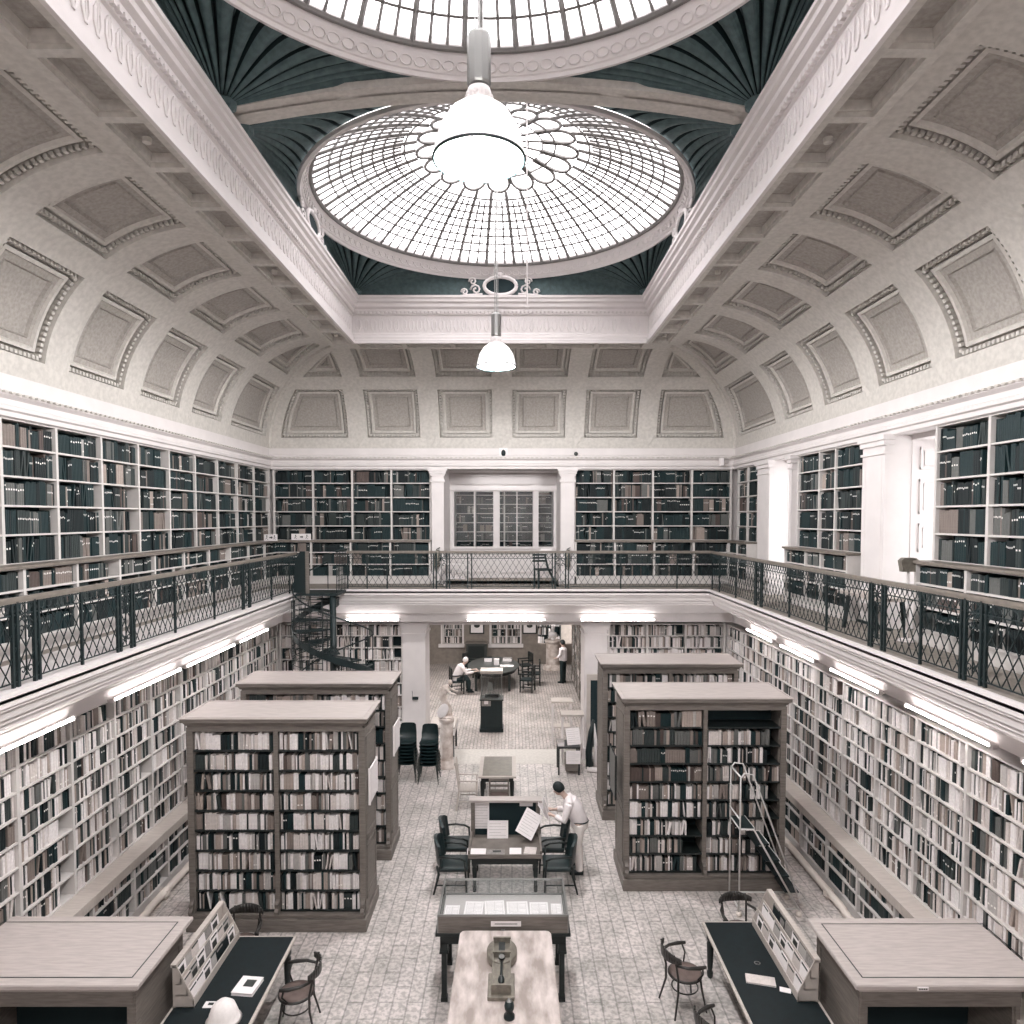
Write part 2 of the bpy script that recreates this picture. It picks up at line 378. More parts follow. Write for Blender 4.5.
# ---- well frieze and ledge
m = MB()
pr = [(-.02, ZS), (.0, ZS-.03), (.05, ZS-.03), (.05, ZS+.05), (.02, ZS+.07), (.02, ZS+.13), (-.01, ZS+.15), (-.01, ZS+.2), (-.03, ZS+.22), (-.03, 11.02),
      (-.0, 11.04), (.0, 11.09), (.03, 11.11), (.03, 11.16), (.09, 11.2), (.09, 11.27), (.14, 11.3), (.14, 11.36), (.17, 11.38), (.17, ZLED), (-.03, ZLED), (-.03, 12.0)]
# slate band above the ledge uses second material
w = dict(x0=X0-XS, x1=X0+XS, y0=2.1, y1=YS)
m.sweep(pr[:-1], **w); m.sweep(pr[-2:], mi=1, **w)
for q, zz in ((.035, 11.06),):   # bead row
    y = 2.2
    while y < YS-.1:
        m.box(X0-XS, X0-XS+.05, y, y+.05, zz, zz+.05); m.box(X0+XS-.05, X0+XS, y, y+.05, zz, zz+.05); y += .09
    x = X0-XS+.1
    while x < X0+XS-.1: m.box(x, x+.05, YS-.05, YS, zz, zz+.05); x += .09
# acanthus relief on the frieze
def leaf(m, P, U, zb):
    P = Vector(P); U = Vector(U); Nn = Vector((-U.y, U.x, 0))
    for sgn in (-1, 1):
        pts = [P+U*(sgn*.012)+Vector((0, 0, zb)), P+U*(sgn*.05)+Vector((0, 0, zb+.1)), P+U*(sgn*.045)+Vector((0, 0, zb+.22)), P+U*(sgn*.015)+Vector((0, 0, zb+.29)), P+U*(sgn*.03)+Vector((0, 0, zb+.2))]
        m.tube(pts, [.012, .02, .018, .016, .008], 5)
    m.bar(P+Vector((0, 0, zb)), P+Vector((0, 0, zb+.3)), .015)
y = 2.3
while y < YS-.1:
    leaf(m, (X0-XS-.025, y, 0), (0, 1, 0), ZS+.25); leaf(m, (X0+XS+.025, y, 0), (0, 1, 0), ZS+.25); y += .17
x = X0-XS+.12
while x < X0+XS-.1: leaf(m, (x, YS+.025, 0), (1, 0, 0), ZS+.25); x += .17
struct('ceiling_well_frieze', m, [PAINT, SLATE])
# ---- pendentive fans, rims, domes
def fan(m, C, D, zc, zr, sgx, sgy):
    nf, sub, ns = 16, 8, 10
    a0 = 0
    arc = []
    for i in range(nf*sub+1):
        ph = (pi/2)*i/(nf*sub); arc.append((D[0]+sgx*(RR+.03)*cos(ph), D[1]+sgy*(RR+.03)*sin(ph), abs(sin(pi*i/sub))**.5))
    b = len(m.v)
    for j in range(ns+1):
        s = .03+.97*j/ns
        for (x, y, r) in arc:
            px, py = C[0]+(x-C[0])*s, C[1]+(y-C[1])*s
            m.v.append((px, py, zc+(zr-zc)*sin(s*pi/2)+.03+.24*s*(1-s**5)*(1-r)))
    n = len(arc)
    for j in range(ns):
        for i in range(n-1): m.f.append((b+j*n+i, b+j*n+i+1, b+(j+1)*n+i+1, b+(j+1)*n+i)); m.m.append(1 if i % sub in (0, sub-1) else 0)  # groove faces take the dark material: shade painted into the flutes
bays = [(D1, 9.12, YS), (D2, 2.1, 8.72)]
for bi, (D, y0, y1) in enumerate(bays):
    m = MB()
    for sgx in (-1, 1):
        for sgy in (-1, 1):
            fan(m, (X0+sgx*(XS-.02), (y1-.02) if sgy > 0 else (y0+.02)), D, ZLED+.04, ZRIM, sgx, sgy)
            m.lathe([(0, -.14), (.06, -.12), (.1, -.04), (.14, 0), (.15, .06), (.1, .1)], (X0+sgx*(XS-.08), (y1-.08) if sgy > 0 else (y0+.08), ZLED+.05), 10)
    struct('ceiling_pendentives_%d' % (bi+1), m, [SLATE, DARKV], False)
    # roof plate above with a round hole
    m = MB(); n = 96; hx = HW+.5
    for k in range(n):
        a, b = 2*pi*k/n, 2*pi*(k+1)/n
        def sq(t):
            c, s_ = cos(t), sin(t); q = 1/max(abs(c)/hx, abs(s_)/(3.55 if True else 0)); return (D[0]+c*q, D[1]+s_*q, ZRIM+.12)
        m.quad((D[0]+RR*cos(a), D[1]+RR*sin(a), ZRIM+.12), (D[0]+RR*cos(b), D[1]+RR*sin(b), ZRIM+.12), sq(b), sq(a))
    struct('roof_plate_%d' % (bi+1), m, SLATE)
    m = MB()
    prf = [(RR+.06, ZRIM-.0), (RR+.05, ZRIM-.06), (RR, ZRIM-.07), (RR-.02, ZRIM-.03), (RR-.04, ZRIM-.02), (RR-.12, ZRIM+.14), (RR-.13, ZRIM+.17), (RR-.15, ZRIM+.2), (RR-.19, ZRIM+.21), (RR-.19, ZRIM+.3)]
    m.lathe(prf, (*D, 0), 96)
    for k in range(120):   # guilloche rings on the rim
        a = 2*pi*k/120; c = Vector((D[0]+(RR-.085)*cos(a), D[1]+(RR-.085)*sin(a), ZRIM+.05)); U = Vector((-sin(a), cos(a), 0)); V = Vector((-cos(a)*.45, -sin(a)*.45, .89))
        pts = [c+U*(.075*cos(t))+V*(.055*sin(t)) for t in [2*pi*q/8 for q in range(9)]]
        m.tube(pts, .011, 4, caps=False)
    struct('trim_%d' % (5+bi), m, PAINT)
    # dome : glass + glazing bars
    ZE, RG, HG = ZRIM+.22, 3.19, .98
    dz = lambda r: ZE+HG*(1-(r/RG)**2)
    w = thing('window_%d' % (bi+1), 'glazed dome', 'window', (0, 0, 0)); w['kind'] = 'structure'
    for k_ in ('label', 'category'): del w[k_]
    g = MB(); g.lathe([(max(.001, RG*i/12), dz(RG*i/12)) for i in range(13)], (*D, 0), 64); g.build('dome_glass', DOMEG, w, True)
    bm_ = MB()
    P = lambda r, a: (D[0]+r*cos(a), D[1]+r*sin(a), dz(r)-.03)
    NR = 32; RO = 1.42
    for k in range(NR):
        a = 2*pi*(k+.5)/NR
        bm_.tube([P(RO+(RG-RO)*i/6, a) for i in range(7)], .034, 4)
        for q in (1, 2):
            a2 = a+2*pi*q/NR/3
            bm_.tube([P(RO+.25+(RG-RO-.25)*i/6, a2) for i in range(7)], .019, 4, caps=False)
    for i, r in enumerate([1.62, 1.8, 1.98, 2.16, 2.34, 2.52, 2.7, 2.88]):
        bm_.tube([P(r, 2*pi*k/64) for k in range(65)], .019, 4, caps=False)
    bm_.tube([P(RG-.02, 2*pi*k/64) for k in range(65)], .04, 6, caps=False)
    bm_.tube([P(1.02, 2*pi*k/64) for k in range(65)], .02, 5, caps=False)
    for k in range(16):   # rosette petals
        a = 2*pi*k/16; pts = []
        for q in range(13):
            t = -pi/2+pi*q/12; rr = 1.12+.3*cos(t); aa = a+(pi/16)*.92*sin(t); pts.append(P(rr, aa))
        pts = [P(.8, a-pi/16*.8)]+pts+[P(.8, a+pi/16*.8)]
        bm_.tube(pts, .03, 5, caps=False)
        bm_.tube([P(.3+.5*i/3, a+pi/16) for i in range(4)], .022, 4, caps=False)
    for r in (.55, .8): bm_.tube([P(r, 2*pi*k/48) for k in range(49)], .014, 4, caps=False)
    bm_.lathe([(0, dz(0)-.2), (.08, dz(0)-.18), (.14, dz(0)-.1), (.3, dz(0)-.07), (.32, dz(0))], (*D, 0), 16)
    bm_.build('glazing_bars', mat('glazing_bar_paint', (120, 117, 115), .5), w)
# arch beam between the bays
m = MB(); n = 24
for k in range(n):
    u0, u1 = -1+2*k/n, -1+2*(k+1)/n
    zf = lambda u: 11.5+.33*(1-u*u)
    x0, x1 = X0+u0*XS, X0+u1*XS; a, b = zf(u0), zf(u1)
    m.quad((x0, 8.72, a), (x1, 8.72, b), (x1, 9.12, b), (x0, 9.12, a))
    m.quad((x0, 8.78, a+.02), (x1, 8.78, b+.02), (x1, 8.78, 12.2), (x0, 8.78, 12.2)); m.quad((x0, 9.06, a+.02), (x1, 9.06, b+.02), (x1, 9.06, 12.2), (x0, 9.06, 12.2))
    for y in (8.72, 9.08):
        m.add([(x0, y, a), (x1, y, b), (x1, y, b+.09), (x0, y, a+.09), (x0, y+.04, a), (x1, y+.04, b), (x1, y+.04, b+.09), (x0, y+.04, a+.09)], [(0, 1, 2, 3), (4, 7, 6, 5), (3, 2, 6, 7)])
    if k % 6 in (0, 1, 2, 3, 4): m.add([(x0, 8.86, a-.02), (x1, 8.86, b-.02), (x1, 8.98, b-.02), (x0, 8.98, a-.02)], [(0, 1, 2, 3)])
struct('ceiling_beam', m, PAINT2)
# cartouches on the slate band
def cartouche(c, U, nrm):
    c, U, Nn = Vector(c), Vector(U), Vector(nrm); Z = Vector((0, 0, 1)); m = MB()
    el = lambda a, b, n=20: [c+U*(a*cos(2*pi*k/n))+Z*(b*sin(2*pi*k/n))+Nn*.03 for k in range(n+1)]
    m.tube(el(.36, .2), .045, 6, caps=False)
    for s in (-1, 1):
        for (cx_, cz_, r, t0) in ((.55, -.08, .12, 0), (.8, -.13, .08, 0), (.62, .1, .09, 1)):
            pts = [c+U*(s*(cx_+r*(1-k/14)*cos(k*.75)))+Z*(cz_+r*(1-k/14)*sin(k*.75))+Nn*.03 for k in range(12)]
            m.tube(pts, .022, 5)
        m.tube([c+U*(s*.4)+Z*-.18+Nn*.03, c+U*(s*.75)+Z*-.2+Nn*.03, c+U*(s*1.05)+Z*-.22+Nn*.03], [.03, .03, .008], 5)
    m.ell(c+Z*.24+Nn*.03, (.07, .07, .07), 8)
    r = m.build('wall_cartouche', PAINT, None, True); r['kind'] = 'structure'
    f = MB(); f.add([c+Nn*.02]+el(.34, .185), [(0, k, k+1) for k in range(1, 21)]); f.build('oval_panel', DARKV, r)
cartouche((X0, YS-.03, 11.66), (1, 0, 0), (0, -1, 0))
for D in (D1, D2):
    for s in (-1, 1): cartouche((X0+s*(XS-.03), D[1], 11.66), (0, 1, 0), (-s, 0, 0))
# ---- gallery slab and fascia
m = MB()
m.box(XL-.3, GL, YN, YB+.3, ZG-.1, ZG); m.box(GR, XR+.3, YN, YB+.3, ZG-.1, ZG); m.box(GL, GR, GB, YB+2, ZG-.1, ZG); m.box(GL, GR, YN, .5, ZG-.1, ZG)
struct('floor_gallery', m, mat('gallery_floor', (150, 142, 134), .7, var=.25, scale=9))
m = MB()
pr = [(0, ZG+.005), (-.04, ZG+.005), (-.04, ZG-.05), (-.0, ZG-.06), (.0, ZG-.15), (.03, ZG-.17), (.03, ZG-.19), (.07, ZG-.21), (.09, ZG-.3), (.13, ZG-.31), (.13, ZG-.36), (.17, ZG-.38), (.17, ZG-.42), (.24, ZG-.44), (.75, 4.02), (.75, 4.0), (.88, 4.0), (.88, 3.78), (.94, 3.76), (.94, 3.95), (1.3, 3.9)]
m.sweep([(-a, b) for a, b in pr], GL, GR, YN, GB, sides='LRB')
m.box(GL-.95, GL-.0, YN, GB, ZG-.02, ZG+.005); 
struct('trim_7', m, PAINT)
# lower pilasters and upper pilasters
def pilaster(m, x0, x1, y0, y1, z0, z1):
    m.box(x0, x1, y0, y1, z0, z1)
    for d, a, b in ((.05, z0, z0+.3), (.03, z1-.36, z1-.3), (.03, z1-.2, z1-.14), (.06, z1-.14, z1-.07), (.09, z1-.07, z1)): m.box(x0-d, x1+d, y0-d, y1, a, b)
m = MB(); pilaster(m, -2.72, -2.12, YB-.35, YB+.6, 0, 3.7); pilaster(m, 2.14, 2.75, YB-.35, YB+.6, 0, 3.7); struct('column_lower', m, PAINT)
m = MB(); pilaster(m, -1.95, -1.62, YB-.2, YB+.02, ZG, ZT); pilaster(m, 1.5, 1.87, YB-.2, YB+.02, ZG, ZT); struct('column_upper', m, PAINT)
m = MB()
for y0, y1 in ((10.962, 11.65), (15.862, 16.6), (14.6, 14.738)):
    m.box(XR-.12, XR+.35, y0, y1, ZG, ZT)
    for d, a, b in ((.03, ZT-.3, ZT-.26), (.04, ZT-.16, ZT-.08), (.07, ZT-.08, ZT)): m.box(XR-.12-d, XR, y0-d, y1+d, a, b)
    m.box(XR-.125, XR-.12, y0+.08, y0+.1, ZG+.3, ZT-.35); m.box(XR-.125, XR-.12, y1-.1, y1-.08, ZG+.3, ZT-.35)
struct('column_right', m, PAINT)
# right windows
for i, (a, b) in enumerate(WIN):
    w = bpy.data.objects.new('window_%d' % (3+i), None); COL.objects.link(w); w['kind'] = 'structure'
    m = MB(); x = XR+.98; ym = (a+b)/2
    for y0, y1 in ((a, a+.09), (b-.09, b), (ym-.02, ym+.02)): m.box(x, x+.06, y0, y1, ZG, ZT-.08)
    for z in (ZG, 5.35, 6.0, 6.62, 7.2, ZT-.15): m.box(x, x+.06, a, b, z, z+.06)
    m.box(x-.1, x-.04, b-.32, b-.2, ZG+.2, ZT-.1); m.box(x-.25, x, a, b, ZG+.75, ZG+.82)
    m.build('window_frame', PAINT, w)
    MB().box(x+.02, x+.03, a+.05, b-.05, ZG, ZT-.1).build('window_pane', GLASS, w)
# ---- upper doorway : glazed partition with more bookcases behind it
m = MB(); yw = 20.3
m.box(-2.6, 2.6, YB+.6, 25, ZG-.1, ZG-.001); m.box(-2.4, -1.62, YB+.6, yw+3, ZG, 8.0); m.box(1.5, 2.4, YB+.6, yw+3, ZG, 8.0); m.box(-2.6, 2.6, YB+.3, yw+3.2, ZT, ZT+.15)
m.box(-2.6, 2.6, yw+2.9, yw+3, ZG, 8)
struct('wall_upper_lobby', m, PAINT)
w = bpy.data.objects.new('door_1', None); COL.objects.link(w); w['kind'] = 'structure'
m = MB(); m.box(-1.62, 1.5, yw+.005, yw+.095, ZG, ZG+.85); m.box(-1.62, 1.5, yw+.005, yw+.095, 7.25, ZT-.01)
for a, b in ((-1.62, -1.5), (-.35, -.16), (.82, .98), (1.42, 1.5)): m.box(a, b, yw, yw+.1, ZG, ZT)
m.box(-1.62, 1.5, yw-.06, yw, 7.28, 7.36); m.box(-1.62, 1.5, yw-.04, yw, ZG+.85, ZG+.92); m.box(-1.5, 1.42, yw-.02, yw+.02, 5.55, 5.6)
for a, b in ((-1.4, -.45), (-.1, .75), (1.03, 1.4)):
    m.box(a, b, yw-.03, yw, ZG+.15, ZG+.2); m.box(a, b, yw-.03, yw, ZG+.72, ZG+.76); m.box(a, b, yw-.03, yw, 7.45, 7.5); m.box(a, b, yw-.03, yw, 7.7, 7.74)
for x in (-.92, .33): m.box(x, x+.03, yw, yw+.05, ZG+.85, 7.25)
m.build('partition_frame', PAINT, w)
MB().box(-1.5, 1.42, yw+.04, yw+.05, ZG+1.1, 7.25).build('partition_glass', GLASS, w)
area('lobby_ceiling_fill', (0, yw+1.2, ZT-.05), (0, 0, 0), 2.4, 1.2, 6)  # fill light added over the lobby, no lamp modelled
area('lobby_front_fill', (0, YB+1.2, ZT-.05), (0, 0, 0), 2, .6, 7)  # second added fill, before the partition, source unseen
# ---- back room shell
m = MB(); YR = 30.4
WALLB = mat('taupe_wall', (140, 131, 123), .7, var=.2, scale=6)
m.box(-5.0, -4.8, YB+.6, YR, 0, 3.9); m.box(2.9, 3.1, YB+.6, YR, 0, 3.9)
m.box(-5, 3.1, YR, YR+.2, 0, .9)
for a, b in ((-4.8, -2.9), (-1.95, -.75), (.62, 1.35)): m.box(a, b, YR, YR+.2, .9, 3.9)
m.box(-5, 3.1, YR, YR+.2, 2.3, 3.9)
struct('wall_back_room', m, WALLB)
m = MB(); m.box(-5, 3.1, YB+.55, 34, 3.9, 4.1); struct('ceiling_back_room', m, PAINT)
m = MB(); m.box(-5, 6, 33, 33.2, 0, 4); struct('wall_far', m, WALLB)
m = MB(); m.box(-3.05, -1.9, YR-.1, YR, .75, .9); m.box(-.85, .7, YR-.1, YR, .75, .9)
for a in (-2.95, -2.0, -.8, -.08, .55): m.box(a, a+.07, YR-.03, YR+.03, .9, 2.3)
struct('trim_8', m, PAINT)
for x, y in ((-2.6, 21.5), (.6, 21.5), (-2.6, 26), (.6, 26)): area('back_room_fill', (x, y, 3.85), (0, 0, 0), 1.2, 1.2, 110, color=(1, .97, .95))  # overhead fill added to brighten the back room, no fixtures
area('back_aisle_fill', (2, 31.6, 3.7), (0, 0, 0), 1, 1, 30)  # added fill for the aisle beyond, unseen
# skirting pipes and wood ledges are things below
# ================================================================ BOOKCASES AND BOOKS
BOOKS = []
PAL = {'light': [12, 10, 8, 7, 7, 3, 8, 12, 17, 24], 'lightw': [9, 9, 6, 6, 6, 2, 7, 12, 20, 36], 'mid': [8, 12, 10, 12, 12, 5, 10, 12, 14, 10],
       'dark': [34, 36, 14, 6, 5, 4, 2, 1, 0, 0], 'upper': [28, 34, 16, 9, 6, 4, 2, 1, 0, 0], 'brown': [4, 8, 10, 20, 30, 14, 12, 4, 1, 0], 'low': [24, 26, 16, 12, 8, 3, 4, 4, 2, 2]}
def pick(pal):
    w = PAL[pal]; r = random.random()*sum(w)
    for i, x in enumerate(w):
        r -= x
        if r < 0: return i
    return 0
def fill(O, U, Nn, length, hmax, depth, pal, info, gap=0.0, start=0.0):
    O, U, Nn = Vector(O), Vector(U), Vector(Nn); x = .006+start; end = length-.006-gap*random.random(); run = 0; idx = 0
    while x < end-.015:
        if run <= 0:
            run = (random.choice([1, 1, 1, 1, 1, 1, 2, 3]) if pal in ('light', 'lightw', 'mid') else random.choice([1, 1, 2, 3, 5, 8])); c = pick(pal); w0 = random.choice([random.uniform(.016, .034), random.uniform(.024, .055)]); h0 = hmax*random.uniform(.8, 1.0); lab = random.random() < (.45 if pal in ('upper', 'dark') else .15); lz = random.uniform(.55, .8); st = random.uniform(.0, .03)
        run -= 1
        w = min(w0*random.uniform(.92, 1.08), end-x); h = h0 if random.random() < .6 else h0*random.uniform(.93, 1.0)
        idx += 1; cc = c if random.random() < .9 else pick(pal)
        lean = 0
        if random.random() < .035 and x+.09 < end: lean = random.uniform(.06, .22)*(1 if random.random() < .5 else -1)
        if lean > 0: BOOKS.append((O+U*x-Nn*st, U, Nn, w, h, depth, cc, lab, lz, lean, info+(idx,))); x += w+h*lean*.9
        elif lean < 0: x += h*-lean*.9; BOOKS.append((O+U*x-Nn*st, U, Nn, w, h, depth, cc, lab, lz, lean, info+(idx,))); x += w
        else: BOOKS.append((O+U*x-Nn*st, U, Nn, w, h, depth, cc, lab, lz, 0, info+(idx,))); x += w+.0008
def book_mesh(m, b, base=Vector((0, 0, 0)), one=False):
    O, U, Nn, w, h, d, c, lab, lz, lean, info = b; Z = Vector((0, 0, 1)); O = O-base
    ang = math.atan(lean); Up = Z*cos(ang)+U*sin(ang); Ud = U*cos(ang)-Z*sin(ang)
    if lean > 0: O = O+Z*(w*sin(ang))
    e = .004; bulge = Nn*.006
    sec = [(0, -d), (0, 0), (w*.25, .006), (w*.75, .006), (w, 0), (w, -d)]
    lo = [O+Ud*a+Nn*q for a, q in sec]; hi = [p+Up*h for p in lo]; n = 6
    mi = 0 if one else c
    m.add(lo+hi, [(0, 1, 7, 6), (1, 2, 8, 7), (2, 3, 9, 8), (3, 4, 10, 9), (4, 5, 11, 10), (6, 7, 8, 9, 10, 11)]+([(5, 0, 6, 11), (5, 4, 3, 2, 1, 0)] if one else []), mi)
    if lab:
        P = O+Ud*(w*.22)+Nn*.0075+Up*(h*lz*(.35 if c > 5 else 1)); m.quad(P, P+Ud*(w*.56), P+Ud*(w*.56)+Up*.022, P+Up*.022, 1 if one else 10)
def upright(t, x0, x1, y0, y1, z0, z1, mt): MB().box(x0, x1, y0, y1, z0, z1).build('upright', mt, t)
def run_case(t, axis, sgn, p, ys, rows, depth, mt, pal, cname, bayname, hgap=.03, fillmin=None, back=True, th=.03, skipf=None):
    # wall shelving: axis 'y' runs along y with front plane at x=p (sgn +1 faces +x), axis 'x' runs along x with front at y=p facing -y
    z0, z1 = rows[0], rows[-1]
    def bx(m, u0, u1, q0, q1, a, b):   # q = distance behind the front plane
        if axis == 'y':
            xs = sorted((p-sgn*q0, p-sgn*q1)); m.box(xs[0], xs[1], u0, u1, a, b)
        else: m.box(u0, u1, p+q0, p+q1, a, b)
        return m
    for u in ys: bx(MB(), u-.025, u+.025, -.004, depth, z0, z1).build('upright', mt, t)
    for z in rows: bx(MB(), ys[0], ys[-1], 0, depth, z-.013, z+.013).build('shelf', mt, t)
    if back: bx(MB(), ys[0], ys[-1], depth-.02, depth, z0, z1).build('back_board', DARKV, t)
    for i in range(len(ys)-1):
        a, b = ys[i], ys[i+1]
        if fillmin is not None and b < fillmin: continue
        for j in range(len(rows)-1):
            if skipf and skipf(i, j): continue
            pl = pal if not callable(pal) else pal(i, j)
            g = .0 if random.random() < .8 else .25
            rown = len(rows)-1-j
            bay = bayname(i, len(ys)-1)
            hm = rows[j+1]-rows[j]-.035
            if axis == 'y' and sgn > 0: O, U, Nn = (p-.03, a+.03, rows[j]+.013), (0, 1, 0), (1, 0, 0)
            elif axis == 'y': O, U, Nn = (p+.03, b-.03, rows[j]+.013), (0, -1, 0), (-1, 0, 0)
            else: O, U, Nn = (a+.03, p+.03, rows[j]+.013), (1, 0, 0), (0, -1, 0)
            fill(O, U, Nn, b-a-.06, hm, depth*.62, pl, (cname, bay, rown), g)
bayY = lambda off: (lambda i, n: '%s bay from the back corner' % ordn(n-i))
NB = 19
ysL = [YB-.04-S*i for i in range(NB, -1, -1)]
# lower wall cases
for sd, sgn, nm in (('left', 1, 'left'), ('right', -1, 'right')):
    p = XL+.23 if sgn > 0 else XR-.23
    t = thing('wall_bookcase', 'tall cream built-in bookcase full of pale books below the %s-hand gallery' % nm, 'bookcase', group=None)
    t['label'] = 'long cream bookcase of pale books under the gallery %s' % ('at the left wall' if sgn > 0 else 'at the right wall')
    ys = [YB-.25-S*i for i in range(NB, -1, -1)]
    rows = [1.06+.322*i for i in range(8)]+[3.63]
    run_case(t, 'y', sgn, p, ys, rows, .3, SHELFW, lambda i, j: 'lightw' if j > 5 or random.random() < .3 else ('light' if random.random() < .75 else 'mid'), nm+' wall floor level', bayY(0), fillmin=5)
    pl = p+sgn*.25; rows2 = [.16, .44, .72, .99]
    run_case(t, 'y', sgn, pl, ys, rows2, .32, SHELFW, lambda i, j: random.choice(['low', 'low', 'mid']), nm+' wall low case', bayY(0), fillmin=5)  # darker book colours below the ledge, shade put into the palette
    m = MB(); a, b = sorted((p-sgn*.05, pl+sgn*.05)); m.box(a, b, ys[0], ys[-1], .99, 1.05); c_, d_ = sorted((pl, pl+sgn*.04)); m.box(c_, d_, ys[0], ys[-1], .9, .99)
    m.build('ledge', WOODH, t, label) if False else m.build('ledge', WOODH, t)
    m = MB(); a, b = sorted((p-sgn*.3, pl)); m.box(a, b, ys[0], ys[-1], 0, .15); m.build('plinth', SHELFW, t)
    t2 = MB(); px_ = pl+sgn*.14; pts = [(px_, YN+.1, .13), (px_, 8.9, .13), (px_, 9.0, .1), (px_, 10.9, .1), (px_, 11.0, .13), (px_, YB-.9, .13)]
    t2.tube(pts, .062, 12)
    for y in (6, 9, 11.5, 14, 16.5): t2.lathe([(.085, -.05), (.085, .05)], (px_, y, .12), 12); t2.box(px_-.04, px_+.04, y-.03, y+.03, 0, .1)
    o = t2.build('heating_pipe', PIPE, None, True); tag(o, 'cream heating pipe along the floor under the shelves at the %s wall' % nm, 'pipe')
def backname(i, n): return '%s bay from the left' % ordn(i+1)
for nm, x0, x1, n in (('behind the spiral stair', XL+.5, -2.75, 3), ('right of the archway', 2.8, XR-.5, 3)):
    t = thing('wall_bookcase', 'cream back-wall bookcase under the gallery '+nm, 'bookcase')
    xs = [x0-.2+(x1+.2-x0+.0)*i/n for i in range(n+1)] if x0 < 0 else [x0+(x1+.2-x0)*i/n for i in range(n+1)]
    run_case(t, 'x', 1, YB-.25, xs, [.16, .5, .83]+[1.06+.322*i for i in range(8)]+[3.63], .3, SHELFW, lambda i, j: 'lightw' if random.random() < .6 else 'light', 'back wall', backname)
# upper gallery cases
rowsU = [ZL+.384*i for i in range(5)]+[7.78]; rowsD = [4.92, 5.24, 5.56, 5.84]
def gallery(nm, lab, axis, sgn, p, us, bayn, ledge_ext=.03, plinth=True, fm=None):
    t = thing('gallery_bookcase', lab, 'bookcase')
    run_case(t, axis, sgn, p, us, rowsU, .28, SHELFW, lambda i, j: 'upper' if random.random() < .6 else 'dark', nm, bayn, fillmin=fm)
    q = p+sgn*.25 if axis == 'y' else p-.25
    run_case(t, axis, sgn, q, us, rowsD, .3, SHELFW, lambda i, j: 'upper' if random.random() < .4 else 'dark', nm+' below ledge', bayn, fillmin=fm)
    m, m2 = MB(), MB()
    if axis == 'y':
        a, b = sorted((p-sgn*.02, q+sgn*.05)); m.box(a, b, us[0]-ledge_ext, us[-1]+ledge_ext, 5.845, 5.885)
        a, b = sorted((p-sgn*.28, q)); m2.box(a, b, us[0]-.025, us[-1]+.025, ZG, 4.91)
    else:
        m.box(us[0]-ledge_ext, us[-1]+ledge_ext, q-.05, p+.02, 5.845, 5.885); m2.box(us[0]-.025, us[-1]+.025, q, p+.28, ZG, 4.91)
    m.build('ledge', RAILM, t); m2.build('plinth', SHELFW, t)
gallery('left gallery', 'long gallery bookcase of dark bound volumes along the left wall', 'y', 1, XL, ysL[:-0 or None], bayY(0), fm=5)
gallery('back gallery left', 'gallery bookcase of dark volumes on the back wall behind the spiral stair', 'x', 1, YB, [XL+.1+(-2.0-XL-.1)*i/4 for i in range(5)], backname)
gallery('back gallery right', 'gallery bookcase of dark volumes on the back wall right of the doorway', 'x', 1, YB, [1.9+(XR-.1-1.9)*i/4 for i in range(5)], backname)
gallery('right gallery corner', 'narrow two bay gallery bookcase in the back right corner', 'y', -1, XR, [16.95, 17.7, 18.45], bayY(0))
gallery('right gallery middle', 'three bay gallery bookcase of dark volumes between the two right windows', 'y', -1, XR, [11.87, 12.9, 13.57, 14.57], bayY(0), .05)
gallery('right gallery near', 'near right gallery bookcase of dark and brown volumes beside the bright window', 'y', -1, XR, [9.84-1.09*i for i in range(7, -1, -1)], bayY(0), .05)
# bookcases beyond the glazed gallery doorway
t = thing('lobby_bookcase', 'dark bookcases seen through the glazed gallery partition', 'bookcase')
run_case(t, 'x', 1, 22.6, [-1.9, -1.0, -.05, .9, 1.85], [ZG+.1+.3*i for i in range(10)], .28, SHELFW, 'dark', 'lobby', backname)
